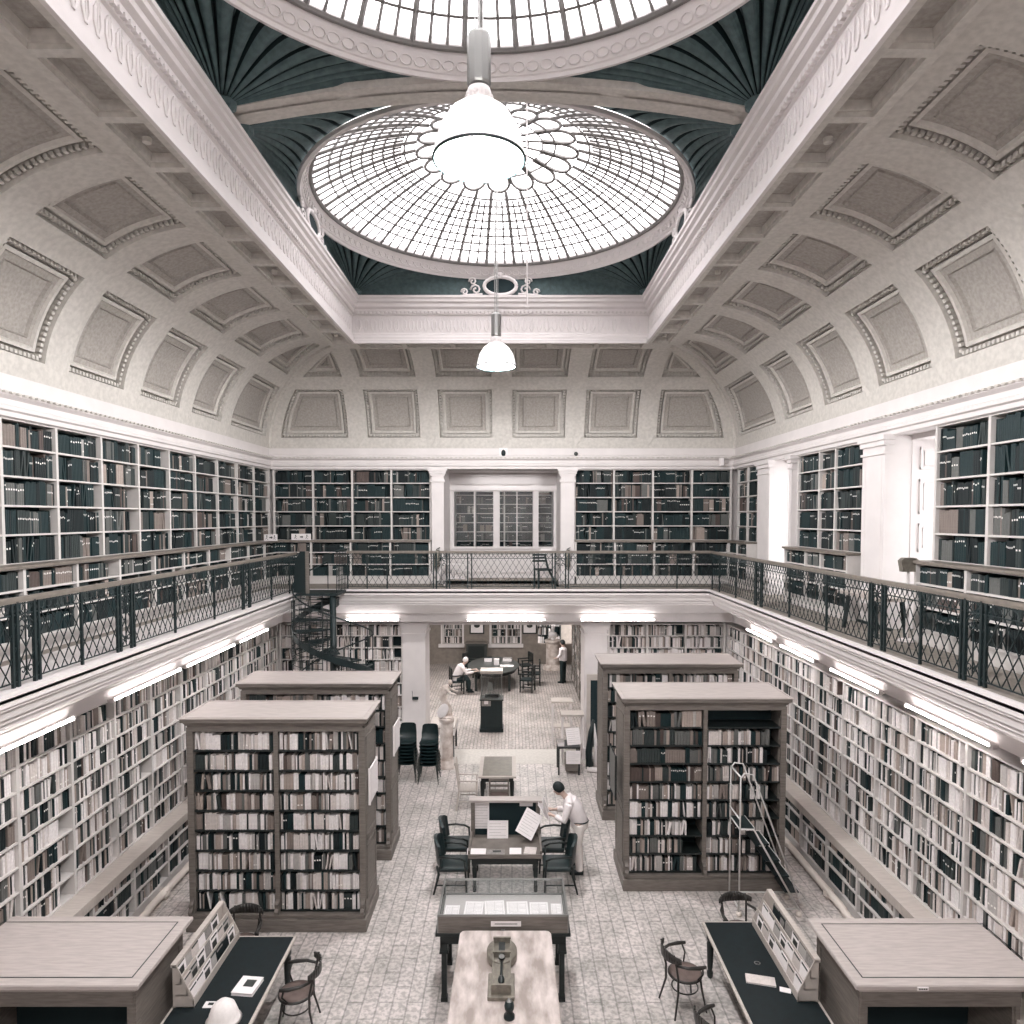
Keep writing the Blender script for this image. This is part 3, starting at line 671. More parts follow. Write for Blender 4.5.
# freestanding double sided stacks
def stack(name_lab, x0, x1, y0, y1, cname, style, empties=(), sign=None, group=None):
    t = thing('freestanding_bookcase', name_lab, 'bookcase', ((x0+x1)/2, (y0+y1)/2, 0)); w, d = (x1-x0)/2, (y1-y0)/2; H = 3.38
    m = MB(); m.box(-w-.07, w+.07, -d-.1, d+.1, 0, .2); m.box(-w-.04, w+.04, -d-.06, d+.06, .2, .26); m.build('plinth', WOOD, t, bevel=.01)
    for s in (-1, 1):
        m = MB(); m.box(s*w-.05, s*w+.05, -d, d, .26, H-.16)
        for z0, z1 in ((.45, 1.3), (1.4, 3.05)):
            for (a, b, c, e) in ((-d+.06, -d+.12, z0, z1), (d-.12, d-.06, z0, z1), (-d+.06, d-.06, z0, z0+.06), (-d+.06, d-.06, z1-.06, z1)): m.box(s*w-.062, s*w+.062, a, b, c, e)
        m.build('side_panel', WOOD, t, bevel=.005)
    MB().box(-.035, .035, -d, d, .26, H-.16).build('center_post', WOOD, t)
    MB().box(-w+.05, w-.05, -.02, .02, .26, H-.16).build('back_board', DARKV, t)
    rows = [.27+.32*i for i in range(9)]
    for z in rows: MB().box(-w+.05, w-.05, -d+.02, d-.02, z, z+.028).build('shelf', DARKW, t)
    m = MB(); m.box(-w-.02, w+.02, -d-.01, d+.01, H-.22, H-.12)
    m.sweep([(.02, H-.12), (.04, H-.12), (.07, H-.07), (.1, H-.06), (.1, H-.01), (.09, H)], -w, w, -d, d, inward=False)
    m.build('cornice', WOOD, t)
    m = MB(); m.box(-w-.09, w+.09, -d-.09, d+.09, H-.015, H); m.sweep([(.1, H), (.1, H+.012), (.07, H+.012), (.07, H)], -w-.02, w+.02, -d-.02, d+.02, inward=False); m.box(-w-.04, w+.04, -d-.04, d+.04, H, H+.008)
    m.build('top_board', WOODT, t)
    for x in (-w, 0, w):
        m = MB(); m.prism([(0, .26), (.09, .26), (.1, .32), (.06, .36), (.07, .42), (.02, .46), (.0, .5)], -.03, .03, M=Matrix(((0, 0, 1, x), (-1, 0, 0, -d), (0, 1, 0, 0), (0, 0, 0, 1)))); m.build('foot_bracket', WOOD, t)
    cx_, cy_ = (x0+x1)/2, (y0+y1)/2
    for fy in (-1, 1):
        for bi in (0, 1):
            for r in range(9):
                z = rows[r]+.028; hm = (rows[r+1]-rows[r] if r < 8 else .33)-.045
                key = (fy, bi, 9-r); g = 0
                if key in empties:
                    if empties[key] is None: continue
                    g = empties[key]
                pl = style if style in PAL else 'light'
                if style == 'mixed': pl = 'brown' if (bi == 0 and r > 4) else random.choice(['light', 'mid', 'light'])
                if fy < 0: O, U, Nn = (cx_-w+.055 if bi == 0 else cx_+.04, cy_-d+.03, z), (1, 0, 0), (0, -1, 0)
                else: O, U, Nn = (cx_-.04 if bi == 0 else cx_+w-.055, cy_+d-.03, z), (-1, 0, 0), (0, 1, 0)
                a0 = len(BOOKS); fill(O, U, Nn, w-.1, hm, min(.3, d-.1), pl, (cname, ('left' if bi == 0 else 'right')+' bay' if fy < 0 else 'rear bay', 9-r), 0)
                if g: BOOKS[a0:] = [b for b in BOOKS[a0:] if abs((b[0]-Vector(O)).dot(Vector(U))) < (w-.1)*(1-g)]
    if sign:
        sx, sy, z0, z1, mt = sign
        m = MB(); m.box(sx-.012-cx_, sx+.012-cx_, sy[0]-cy_, sy[1]-cy_, z0, z1); m.box(sx-.018-cx_, sx+.018-cx_, sy[0]-cy_-.02, sy[0]-cy_, z0-.02, z1+.02); m.box(sx-.018-cx_, sx+.018-cx_, sy[1]-cy_, sy[1]-cy_+.02, z0-.02, z1+.02); m.build('end_notice_board', mt, t)
    return t
stack('oak freestanding bookcase of pale books, front left stack', -4.84, -2.15, 10.65, 11.5, 'front left stack', 'lightw', {}, (-2.06, (10.8, 11.35), 1.95, 2.5, PAPER))
stack('oak freestanding bookcase behind the front left stack, under the spiral stair', -4.88, -2.15, 12.92, 13.75, 'rear left stack', 'mixed', {}, (-2.06, (13.05, 13.6), 1.95, 2.5, PAPER))
stack('oak freestanding bookcase behind the rolling ladder, part-empty shelves', 2.2, 4.92, 11.84, 12.8, 'front right stack', 'mixed', {(-1, 1, 1): None, (-1, 1, 2): .16, (-1, 1, 3): .18, (-1, 0, 7): .22, (-1, 0, 8): .26, (-1, 1, 5): .15, (-1, 1, 6): .17, (-1, 1, 7): .2, (-1, 1, 8): .12, (-1, 0, 9): .07}, (2.02, (11.95, 12.6), 1.55, 2.3, DARKW))
stack('oak freestanding bookcase behind the part-empty right stack', 2.2, 5.0, 14.65, 15.6, 'rear right stack', 'light', {})
# back-room bookcases
for nm, x0, x1, n, y in (('left window bay', -2.85, -2.0, 1, YR+.05), ('middle bay', -.72, .6, 2, YR+.05)):
    t = thing('wall_bookcase', 'small white-framed bookcase in the %s of the back room' % nm, 'bookcase')
    run_case(t, 'x', 1, y, [x0+(x1-x0)*i/n for i in range(n+1)], [.9, 1.22, 1.55, 1.88, 2.2], .25, SHELFW, 'light', 'back room '+nm, backname)
t = thing('wall_bookcase', 'bookcase in the aisle beyond the back room', 'bookcase'); run_case(t, 'x', 1, 32.6, [1.3, 1.9, 2.5], [.1, .5, .9, 1.3, 1.7, 2.1], .28, DARKW, 'mid', 'aisle', backname)
t = thing('wall_bookcase', 'narrow side bookcase beyond the right side of the archway', 'bookcase'); run_case(t, 'y', -1, 2.55, [20+1.0*i for i in range(8)], [.1+.34*i for i in range(11)], .28, WOOD, 'mid', 'archway side', backname)
# ---- pick the ones that show largest as individuals, the rest together
def project(P):
    d = Vector(P)-CAM; c, s = cos(TILT), sin(TILT); fw = d.y*c-d.z*s
    if fw < .5: return None
    return 512+691.16*d.x/fw, 547.83-691.16*(d.y*s+d.z*c)/fw
def score(b):
    O, U, Nn, w, h = b[:5]; p = [project(q) for q in (O, O+U*w, O+Vector((0, 0, h)))]
    if None in p: return 0
    (x, y), (x1, y1), (x2, y2) = p
    if not (4 < x < 1020 and 4 < y < 1020): return 0
    nm = b[10][0]
    if 'wall' in nm and ((x < 200 and y > 905) or (x > 790 and y > 905) or (150 < x < 400 and y > 690) or (620 < x < 800 and y > 680)): return 0
    if 'rear' in nm and y > 690: return 0
    if 'stack' in nm and Nn.y > 0: return 0
    if 'front left stack' == nm and y > 905 and x < 300: return 0
    if 'right stack' in nm and 725 < x and y > 765: return 0
    if 'below ledge' in nm and y > 590: return 0
    return abs((x1-x)*(y2-y)-(x2-x)*(y1-y))
order = sorted(range(len(BOOKS)), key=lambda i: -score(BOOKS[i])); chosen = order[:300]; cs = set(chosen)
for i in chosen:
    b = BOOKS[i]; m = MB(); O = b[0].copy(); book_mesh(m, b, O, True)
    o = m.build('book', [BOOKM[b[6]], LABELM]); o.location = O
    nm, bay, row, idx = b[10]
    tag(o, '%s book, %s along, %s shelf down, %s, %s' % (BOOKC[b[6]][0].replace('dark ', 'dark-').replace('pale ', 'pale-'), ordn(idx), ordn(row), bay.replace('from the back corner', 'from back corner'), nm.replace(' wall floor level', ' floor wall')), 'book', 'books on the shelves')
m = MB()
for i, b in enumerate(BOOKS):
    if i not in cs: book_mesh(m, b)
o = m.build('shelved_books', BOOKM+[LABELM]); tag(o, 'thousands of books shelved all round the hall', 'books', None, 'stuff')
# ================================================================ LAMPS
def spot(name, loc, power):
    l = bpy.data.lights.new(name, 'POINT'); l.energy = power; l.shadow_soft_size = .05; l.color = (1, .99, .985)
    o = bpy.data.objects.new(name, l); COL.objects.link(o); o.location = loc; return o
t = thing('pendant_lamp', 'large glowing bell pendant lamp hanging nearer, below the near dome', 'lamp', (-.05, 5.39, 9.22))
prof = [(.345, 0), (.35, .02), (.335, .1), (.3, .22), (.23, .33), (.14, .4), (.06, .42)]
sh = MB(); sh.lathe(prof, n=32)
SHG = bpy.data.materials.new('prismatic_shade'); SHG.use_nodes = True; nt = SHG.node_tree; b_ = nt.nodes['Principled BSDF']; b_.inputs['Base Color'].default_value = (.9, .88, .88, 1); b_.inputs['Emission Color'].default_value = (1, .97, .97, 1); b_.inputs['Emission Strength'].default_value = .5; b_.inputs['Roughness'].default_value = .2
sh.build('lamp_shade', SHG, t, True)
m = MB(); m.tube([(.347*cos(2*pi*k/40), .347*sin(2*pi*k/40), 0) for k in range(41)], .012, 6, caps=False); m.build('shade_rim', BLACK, t, True)
MB().lathe([(.06, .2), (.07, .1), (.05, .03), (0, .02)], n=14).build('bulb', LAMPW, t, True)
m = MB(); m.lathe([(.06, .4), (.09, .43), (.1, .47), (.085, .52), (.05, .53)], n=20); cl_ = m.build('collar', PAINT, t, True)
m = MB()
for k in range(12): a = 2*pi*k/12; m.ell((.085*cos(a), .085*sin(a), .46), (.025, .025, .03), 6)
m.build('collar_beads', PAINT, cl_, True)
m = MB(); m.lathe([(.0, .54), (.085, .54), (.09, .56), (.09, .9), (.085, .92), (.03, .95), (0, .95)], n=10); m.build('canister', METAL, t)
m = MB()
for x in (-.03, .03, 0): m.tube([(x, 0, .92), (x*.8, 0, 3.74)], .006 if x else .01, 5)
for k in range(40): m.ell((0, 0, .97+k*.066), (.014, .008, .03), 5)
m.build('chain', METAL, t)
p2 = dup(t, (-.08, 12.45, 9.18), label='smaller glowing bell pendant lamp hanging farther off, below the far dome')
p3 = dup(t, (-.06, -1.4, 9.32), label='added bell pendant lamp hanging unseen behind the viewpoint')  # extra pendant added out of view for fill light
for i, (x, y, z) in enumerate(((-.05, 5.39, 9.19), (-.08, 12.45, 9.15), (-.06, -1.4, 9.29))): spot('pendant_lamp_light', (x, y, z), 900)  # third light belongs to the added, unseen pendant
m = MB(); m.tube([(.42, 10.6, 12.9), (.43, 10.6, 9.7)], .012, 5); m.box(.40, .46, 10.57, 10.63, 9.66, 9.7); tag(m.build('pull_cord', PAINT), 'thin pale cord hanging right of the far pendant lamp', 'cord')
# fluorescent tubes under the gallery edge
def tube_light(p, q, lab, i, wd=(0, 0, 0)):
    p, q = Vector(p), Vector(q); t = thing('fluorescent_light', lab, 'light', tuple((p+q)/2), group='fluorescent tubes under the gallery'); c = (p+q)/2; u = (q-p).normalized()
    n = Vector(wd)*1.2; L = (q-p).length/2
    MB().tube([-u*L, u*L], .019, 10).build('fluorescent_tube', TUBE, t, True)
    MB().bar(-u*(L+.04)+n*.04, u*(L+.04)+n*.04, .06, .035).build('batten', PAINT, t); bt_ = [o for o in t.children if o.name.startswith('batten')][0]
    m = MB(); m.bar(-u*(L+.05)+n*.01, -u*(L+.0)+n*.01, .05, .06); m.bar(u*(L+.0)+n*.01, u*(L+.05)+n*.01, .05, .06); m.build('end_cap', PAINT, bt_)
ty = [(7.0, 9.2), (10.15, 12.2), (12.45, 14.6), (14.9, 16.6), (4.6, 6.7), (1.5, 3.6)]
for i, (a, b) in enumerate(ty):
    tube_light((GL-.8, a, 3.79), (GL-.8, b, 3.79), 'fluorescent tube over the left wall books, %s from the camera' % ['third', 'fourth', 'fifth', 'sixth', 'second', 'first'][i] if False else 'glowing fluorescent tube above the left wall books, %s along from the stair corner' % ['fourth', 'third', 'second', 'first', 'fifth', 'sixth'][i], i, (-1, 0, 0))
for i, (a, b) in enumerate([(6.0, 7.55), (8.1, 9.85), (10.6, 12.2), (12.9, 14.5), (15.0, 16.6), (2.5, 4.6)]):
    tube_light((GR+.8, a, 3.79), (GR+.8, b, 3.79), 'glowing fluorescent tube above the right wall books, %s along from the back corner' % ['fifth', 'fourth', 'third', 'second', 'first', 'sixth'][i], i, (1, 0, 0))
for i, (a, b) in enumerate([(-4.1, -2.75), (-.95, 1.05), (2.0, 3.9)]):
    tube_light((a, GB+.8, 3.84), (b, GB+.8, 3.84), 'glowing fluorescent tube under the back gallery, %s' % ['beside the spiral stair', 'above the middle of the archway', 'above the right bookcase'][i], i, (0, 1, 0))
# ================================================================ RAILINGS
def railing(lab, axis, p, a, b, groups, thins, gaps=()):
    t = thing('gallery_railing', lab, 'railing')
    P = (lambda u, o, z: (p+o, u, z)) if axis == 'y' else (lambda u, o, z: (u, p+o, z)); H = ZG+.93
    m = MB(); m.bar(P(a, 0, H), P(b, 0, H), .06, .035); m.bar(P(a, 0, H-.03), P(b, 0, H-.03), .035, .03); m.build('handrail', RAILM, t)
    posts = sorted([(g-.2, .03) for g in groups]+[(g-.13, .035) for g in groups]+[(g+.13, .035) for g in groups]+[(g+.2, .03) for g in groups]+[(x, .03) for x in thins])
    for u, w in posts:
        if a <= u <= b: MB().bar(P(u, 0, ZG), P(u, 0, H-.03), w, w).build('post', BLACK, t)
    m = MB()
    for z in (ZG+.06, ZG+.76, H-.06): m.bar(P(a, 0, z), P(b, 0, z), .014)
    z0, z1 = ZG+.06, ZG+.76; dx = (z1-z0)/1.6; u = a-dx; st = .155
    while u < b:
        for s in (1, -1):
            u0, u1 = (u, u+dx) if s > 0 else (u+dx, u)
            # clip against the run ends
            q0, q1, w0, w1 = u0, u1, z0, z1
            def zat(v): return z0+(z1-z0)*(v-u0)/(u1-u0)
            lo, hi = max(min(q0, q1), a), min(max(q0, q1), b)
            if hi-lo > .01: m.bar(P(lo, .004*s, zat(lo)), P(hi, .004*s, zat(hi)), .009)
        u += st
    m.build('lattice', BLACK, t)
    m = MB(); u = a+.06
    while u < b-.05:
        c = Vector(P(u, 0, ZG+.84)); pts = []
        for k in range(9):
            th = 2*pi*k/8; pts.append(Vector(P(u+.045*cos(th), 0, ZG+.845+.06*sin(th))))
        m.tube(pts, .007, 4, caps=False); m.bar(P(u, 0, ZG+.76), P(u, 0, ZG+.79), .012); u += .11
    m.build('ring_frieze', BLACK, t)
    for g in groups:
        if not a < g < b: continue
        m = MB()
        for z in (ZG+.72, ZG+.6, ZG+.16):
            for s in (-1, 1): m.tube([P(g+s*(.05*cos(k*.7)*(1-k/11)+.055), 0, z+.05*sin(k*.7)*(1-k/11)) for k in range(10)], .008, 4)
        m.bar(P(g, 0, ZG+.1), P(g, 0, ZG+.9), .012); m.bar(P(g-.12, 0, ZG+.84), P(g+.12, 0, ZG+.66), .01); m.bar(P(g-.12, 0, ZG+.66), P(g+.12, 0, ZG+.84), .01)
        m.build('scroll_panel', BLACK, t)
    return t
grp = [1.5, 3.4, 5.3, 7.3, 9.2, 13.4]; thn = [10.55, 11.95, 14.8, 16.0, 17.0, 2.5, 4.4, 6.3, 8.25]
railing('wrought iron lattice railing along the left-wall gallery edge', 'y', GL-.06, YN+.1, 16.5, grp, thn)
railing('wrought iron lattice railing along the gallery edge before the right windows', 'y', GR+.06, YN+.1, GB, [1.6, 3.5, 5.4, 7.35, 9.3, 13.8], [10.8, 12.25, 15.2, 16.4, 17.0, 2.5, 4.4, 6.3, 8.3])
railing('wrought iron lattice railing across the back gallery', 'x', GB+.06, -3.9, GR+.06, [-1.55, 1.4], [-3.88, -2.9, -.9, -.8, .75, .85, 2.9, 4.3, -3.4])
# ================================================================ SPIRAL STAIR
t = thing('spiral_staircase', 'black iron spiral staircase rising to the gallery corner', 'staircase', (-4.02, 16.2, 0))
MB().tube([(0, 0, 0), (0, 0, ZG+.0)], .075, 14).build('center_pole', BLACK, t, True)
NT = 22; rise = 2.15/11.0*1.0; RS = .93
steps = [ZG-.21*(i+1) for i in range(21)]
def tread_mesh(a0, a1, z):
    m = MB(); n = 3
    for k in range(n):
        p, q = a0+(a1-a0)*k/n, a0+(a1-a0)*(k+1)/n
        for (r0, r1) in ((.07, .16), (.84, RS)):
            m.add([(r0*cos(p), r0*sin(p), z), (r1*cos(p), r1*sin(p), z), (r1*cos(q), r1*sin(q), z), (r0*cos(q), r0*sin(q), z), (r0*cos(p), r0*sin(p), z-.03), (r1*cos(p), r1*sin(p), z-.03), (r1*cos(q), r1*sin(q), z-.03), (r0*cos(q), r0*sin(q), z-.03)], [(0, 1, 2, 3), (7, 6, 5, 4), (0, 4, 5, 1), (1, 5, 6, 2), (2, 6, 7, 3), (3, 7, 4, 0)])
    for k in range(6): a = a0+(a1-a0)*k/5; m.bar((.07*cos(a), .07*sin(a), z-.015), (RS*cos(a), RS*sin(a), z-.015), .022, .03)
    for r in (.27, .38, .49, .6, .72): m.tube([(r*cos(a0+(a1-a0)*k/4), r*sin(a0+(a1-a0)*k/4), z-.012) for k in range(5)], .012, 4)
    # perforated riser
    for zz in (z-.06, z-.1, z-.14, z-.18): m.bar((.07*cos(a0), .07*sin(a0), zz), (RS*cos(a0), RS*sin(a0), zz), .01)
    for r in (.15, .25, .35, .45, .55, .65, .75, .85): m.bar((r*cos(a0), r*sin(a0), z), (r*cos(a0), r*sin(a0), z-.2), .012)
    return m
da = R(33)
for i, z in enumerate(steps[:20]):
    a1 = R(95)+da*i; tread_mesh(a1, a1+da, z-.0).build('tread', BLACK, t)
    a = a1+da/2; MB().tube([(RS*.98*cos(a), RS*.98*sin(a), z-.03), (RS*.98*cos(a), RS*.98*sin(a), z+.88)], .011, 6).build('baluster', BLACK, t)
pts = []
for i in range(20*3):
    a = R(95)+da*(i/3+.5); z = ZG-.21*(i/3+1)+.88; pts.append((RS*.98*cos(a), RS*.98*sin(a), z))
MB().tube(pts, .018, 7).build('handrail', BLACK, t, True)
m = MB()
for i in range(24):
    a_, b_ = (R(95)+da*i/3, ZG-.21*(i/3+1)), (R(95)+da*(i+1)/3, ZG-.21*((i+1)/3+1))
    m.add([(RS*cos(a_[0]), RS*sin(a_[0]), a_[1]-.06), (RS*cos(b_[0]), RS*sin(b_[0]), b_[1]-.06), (RS*cos(b_[0]), RS*sin(b_[0]), b_[1]+.09), (RS*cos(a_[0]), RS*sin(a_[0]), a_[1]+.09), (.91*cos(a_[0]), .91*sin(a_[0]), a_[1]-.06), (.91*cos(b_[0]), .91*sin(b_[0]), b_[1]-.06), (.91*cos(b_[0]), .91*sin(b_[0]), b_[1]+.09), (.91*cos(a_[0]), .91*sin(a_[0]), a_[1]+.09)], [(0, 1, 2, 3), (7, 6, 5, 4), (3, 2, 6, 7), (4, 5, 1, 0)])
m.build('outer_stringer', BLACK, t)
m = MB()
for k in range(9):
    a = R(120)+R(150)*k/8; m.bar((RS*cos(a), RS*sin(a), ZG-1.7), (RS*cos(a), RS*sin(a), ZG-.05), .016)
for z in [ZG-.05-.13*i for i in range(13)]: m.tube([(RS*cos(R(120)+R(150)*k/8), RS*sin(R(120)+R(150)*k/8), z) for k in range(9)], .008, 4)
m.build('drum_screen', BLACK, t)
m = MB(); m.box(-.95, .12, -.1, .86, ZG-.06, ZG-.01); m.box(-.95, -.86, -.35, -.1, ZG-.06, ZG-.01); m.build('landing', BLACK, t)
m = MB()
for x0, x1 in ((-.1, .12),):
    for k in range(7): m.bar((.12, -.1+k*.15, ZG), (.12, -.1+k*.15, ZG+.98), .014)
    for k in range(9): m.bar((.12, -.1, ZG+.05+k*.115), (.12, .85, ZG+.05+k*.115), .008)
m.bar((.12, -.1, ZG+.98), (.12, .86, ZG+.98), .04); m.build('landing_screen', BLACK, t)
m = MB(); m.box(-.62, -.54, -.05, 0, ZG-.2, ZG+.98); m.build('newel_post', WOOD, t)
m = MB(); m.prism([(-.92, ZG), (-.62, ZG), (-.62, ZG+.98), (-.75, ZG+.98), (-.88, ZG+.7)], -.03, .02, M=Matrix(((1, 0, 0, 0), (0, 0, 1, 0), (0, 1, 0, 0), (0, 0, 0, 1)))); m.build('gate_screen', BLACK, t)
# ================================================================ FOREGROUND
def low_cabinet(x0, x1, y0, y1, H, lab, plate=False):
    s = 1 if x0 < 0 else -1   # open aisle side
    t = thing('low_cabinet', lab, 'cabinet', ((x0+x1)/2, (y0+y1)/2, 0)); w, d = (x1-x0)/2, (y1-y0)/2
    m = MB(); m.box(-w, w, d-.04, d, .0, H-.12); m.box(-w, -w+.06, -d, d, 0, H-.12); m.box(w-.06, w, -d, d, 0, H-.12); m.box(-w, w, -d, d, 0, .12)
    xs = s*w
    for a, b in ((-d+.004, -d+.1), (d-.1, d-.004)): m.box(min(xs, xs+s*.017), max(xs, xs+s*.017), a, b, .11, H-.13)
    m.box(min(xs, xs+s*.02), max(xs, xs+s*.02), -d+.006, d-.006, H-.24, H-.125); m.box(min(xs, xs+s*.02), max(xs, xs+s*.02), -d+.006, d-.006, .1, .3)
    m.box(-w+.003, w-.003, -d-.012, -d+.03, H-.3, H-.123)
    m.build('body', WOOD, t, bevel=.006)
    for x in (-w+.05, w-.05): MB().box(x-.035, x+.035, -d+.012, -d+.07, .12, H-.31).build('stile', WOOD, t)
    MB().box(-w+.06, w-.06, d-.3, d-.27, .13, H-.31).build('inner_back', DARKV, t)
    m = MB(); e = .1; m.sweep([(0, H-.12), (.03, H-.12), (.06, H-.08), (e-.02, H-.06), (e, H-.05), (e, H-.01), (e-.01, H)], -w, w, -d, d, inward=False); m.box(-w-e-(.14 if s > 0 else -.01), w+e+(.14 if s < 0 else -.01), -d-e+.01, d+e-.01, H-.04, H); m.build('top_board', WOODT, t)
    m = MB(); q = .13
    m.sweep([(q-.008, H+.002), (q+.008, H+.002)], -w-e-(.3 if s > 0 else 0), w+e+(.3 if s < 0 else 0), -d-e, d+e); m.build('inlay_line', DARKW, t)
    if plate:
        m = MB(); m.box(-w+.55, -w+.67, -d-e-.008, -d-e, H-.052, H-.014); m.build('label_plate', PAPER, t)
        m = MB()
        for k in range(4): m.box(-w+.565+k*.024, -w+.582+k*.024, -d-e-.01, -d-e-.008, H-.04, H-.026)
        m.build('plate_lettering', IRON, t)
low_cabinet(-5.82, -3.9, 7.27, 8.36, 1.5, 'low wooden cabinet at bottom left beside the table with the white-haired reader')
low_cabinet(3.98, 5.72, 7.27, 8.32, 1.5, 'low wooden cabinet at bottom right with a small label plate', True)
def reading_table(x0, x1, y0, y1, lab):
    t = thing('reading_table', lab, 'table', ((x0+x1)/2, (y0+y1)/2, 0)); w, d = (x1-x0)/2, (y1-y0)/2
    MB().box(-w, w, -d, d, .715, .75).build('tabletop', WOODH, t, bevel=.006)
    MB().box(-w+.035, w-.035, -d+.035, d-.035, .75, .756).build('leather_inset', TEALTOP, bpy.data.objects[[o.name for o in t.children][0]])
    MB().box(-w+.06, w-.06, -d+.06, d-.06, .6, .715).build('apron', DARKW, t)
    for sx in (-1, 1):
        for sy in (-1, 1):
            m = MB(); m.lathe([(.03, 0), (.04, .02), (.045, .08), (.03, .11), (.04, .16), (.05, .5), (.035, .53), (.055, .56), (.055, .62)], (sx*(w-.1), sy*(d-.1), 0), 14); m.build('leg', DARKW, t, True)
    return t
reading_table(-3.8, -2.76, 7.55, 9.26, 'dark leather-topped table before the magazine rack, bottom left')
reading_table(2.9, 3.86, 7.55, 9.6, 'dark leather-topped table before the magazine rack, bottom right')
def rack(x, y0, y1, s, lab, nm):
    # s=+1: faces +x (tiers rise toward -x)
    t = thing('magazine_rack', lab, 'magazine rack', (x, (y0+y1)/2, .757)); L = (y1-y0)/2
    H = [.12, .28, .44]
    m = MB(); m.bar((0-s*.0, -L, .5), (0, L, .5), .02, .1) if False else None
    m = MB(); m.box(*sorted((0, s*-.03)), -L, L, 0, .5); m.box(*sorted((s*.02, s*-.05)), -L, L, .48, .52); m.build('back_board', WOODH, t)
    for k, xx in enumerate((.2, .13, .06)):
        z = k*.14
        MB().box(*sorted((s*xx, s*(xx+.012))), -L, L, z, z+.1).build('front_lip', WOODH, t)
        MB().box(*sorted((0, s*xx)), -L, L, z, z+.012).build('tray', WOODH, t)
    for y in (-L, L-.015):
        m = MB(); m.prism([(0, 0), (s*.215, 0), (s*.215, .1), (s*.02, .5), (0, .5)][::1 if s > 0 else -1], y, y+.015, M=Matrix(((1, 0, 0, 0), (0, 0, 1, 0), (0, 1, 0, 0), (0, 0, 0, 1)))); m.build('end_panel', WOODH, t)
    n = 7
    tiers = ['bottom', 'middle', 'top']
    cols = [(PAPER, 'white'), (PAPER, 'white'), (PAPERG, 'grey'), (PAPER, 'white'), (BOOKM[0], 'black'), (BOOKM[8], 'cream'), (PAPER, 'white'), (BOOKM[7], 'pale grey')]
    for k, xx in enumerate((.185, .115, .045)):
        for i in range(n-(k == 2)):
            if random.random() < .03: continue
            mt, cn = random.choice(cols); wy = random.uniform(.1, .11); h = random.uniform(.17, .22); yy = -L+.03+(2*L-.06)*(i+.5)/n; th = random.uniform(.006, .012)
            o = thing('magazine', '%s magazine, %s from the far end of the %s tier, %s rack' % (cn, ordn(n-i), tiers[k], nm), 'magazine', (x+s*(xx-.014), (y0+y1)/2+yy, .757+k*.14+.013), 0, 'magazines in the '+nm+' rack'); o.rotation_euler = (0, -s*R(random.uniform(7, 11)), 0)
            cv = MB().box(-th/2, th/2, -wy, wy, 0, h).build('cover', mt, o)
            m = MB(); dk = random.random() < .35
            q0, q1 = sorted((s*th/2, s*(th/2+.001)))
            m.box(q0, q1, -wy*.8, wy*.8, h*.8, h*.92)
            if dk: m.box(q0, q1, -wy*.7, wy*.5, h*.2, h*.62)
            m.build('cover_print', IRON if cn in ('white', 'cream', 'pale grey') else PAPERG, cv)
rack(-3.74, 7.85, 9.2, 1, 'pale wooden tiered magazine rack on the bottom left table', 'left')
rack(3.8, 7.95, 9.5, -1, 'pale wooden tiered magazine rack on the bottom right table', 'right')
def flat_book(name, x, y, z, w, l, h, rz, lab, mt=PAPER, cover=True, cat='book'):
    t = thing(name, lab, cat, (x, y, z), rz)
    MB().box(-w/2, w/2, -l/2, l/2, 0, h).build('page_block', PAPER, t)
    m = MB(); m.box(-w/2-.004, w/2+.004, -l/2-.004, l/2+.004, h, h+.003); m.box(-w/2-.004, w/2+.004, -l/2-.004, l/2+.004, -.0, .002); m.build('cover', mt, t)
    if cover: m = MB(); m.box(-w*.18, w*.3, -l*.12, l*.3, h+.003, h+.005); m.build('cover_print', IRON, t)
    return t
flat_book('book', -3.03, 8.2, .757, .26, .3, .035, R(-6), 'thick white book with a dark picture lying on the left dark table')
flat_book('leaflet', -3.36, 7.9, .757, .13, .1, .003, 0, 'small printed card beside the left magazine rack', cat='leaflet')
t = flat_book('booklet', 3.28, 8.32, .757, .34, .16, .015, R(-14), 'open cream booklet lying on the right dark table', BOOKM[8], False, 'booklet')
flat_book('leaflet', 3.52, 8.15, .757, .12, .08, .003, R(-20), 'small white card at the foot of the right magazine rack', cover=False, cat='leaflet')
m = MB(); m.tube([(3.36+.035*cos(2*pi*k/16), 8.66+.03*sin(2*pi*k/16), .762) for k in range(17)], .006, 5, caps=False); tag(m.build('wire_ring', METAL), 'small wire ring lying on the right dark table', 'ring')
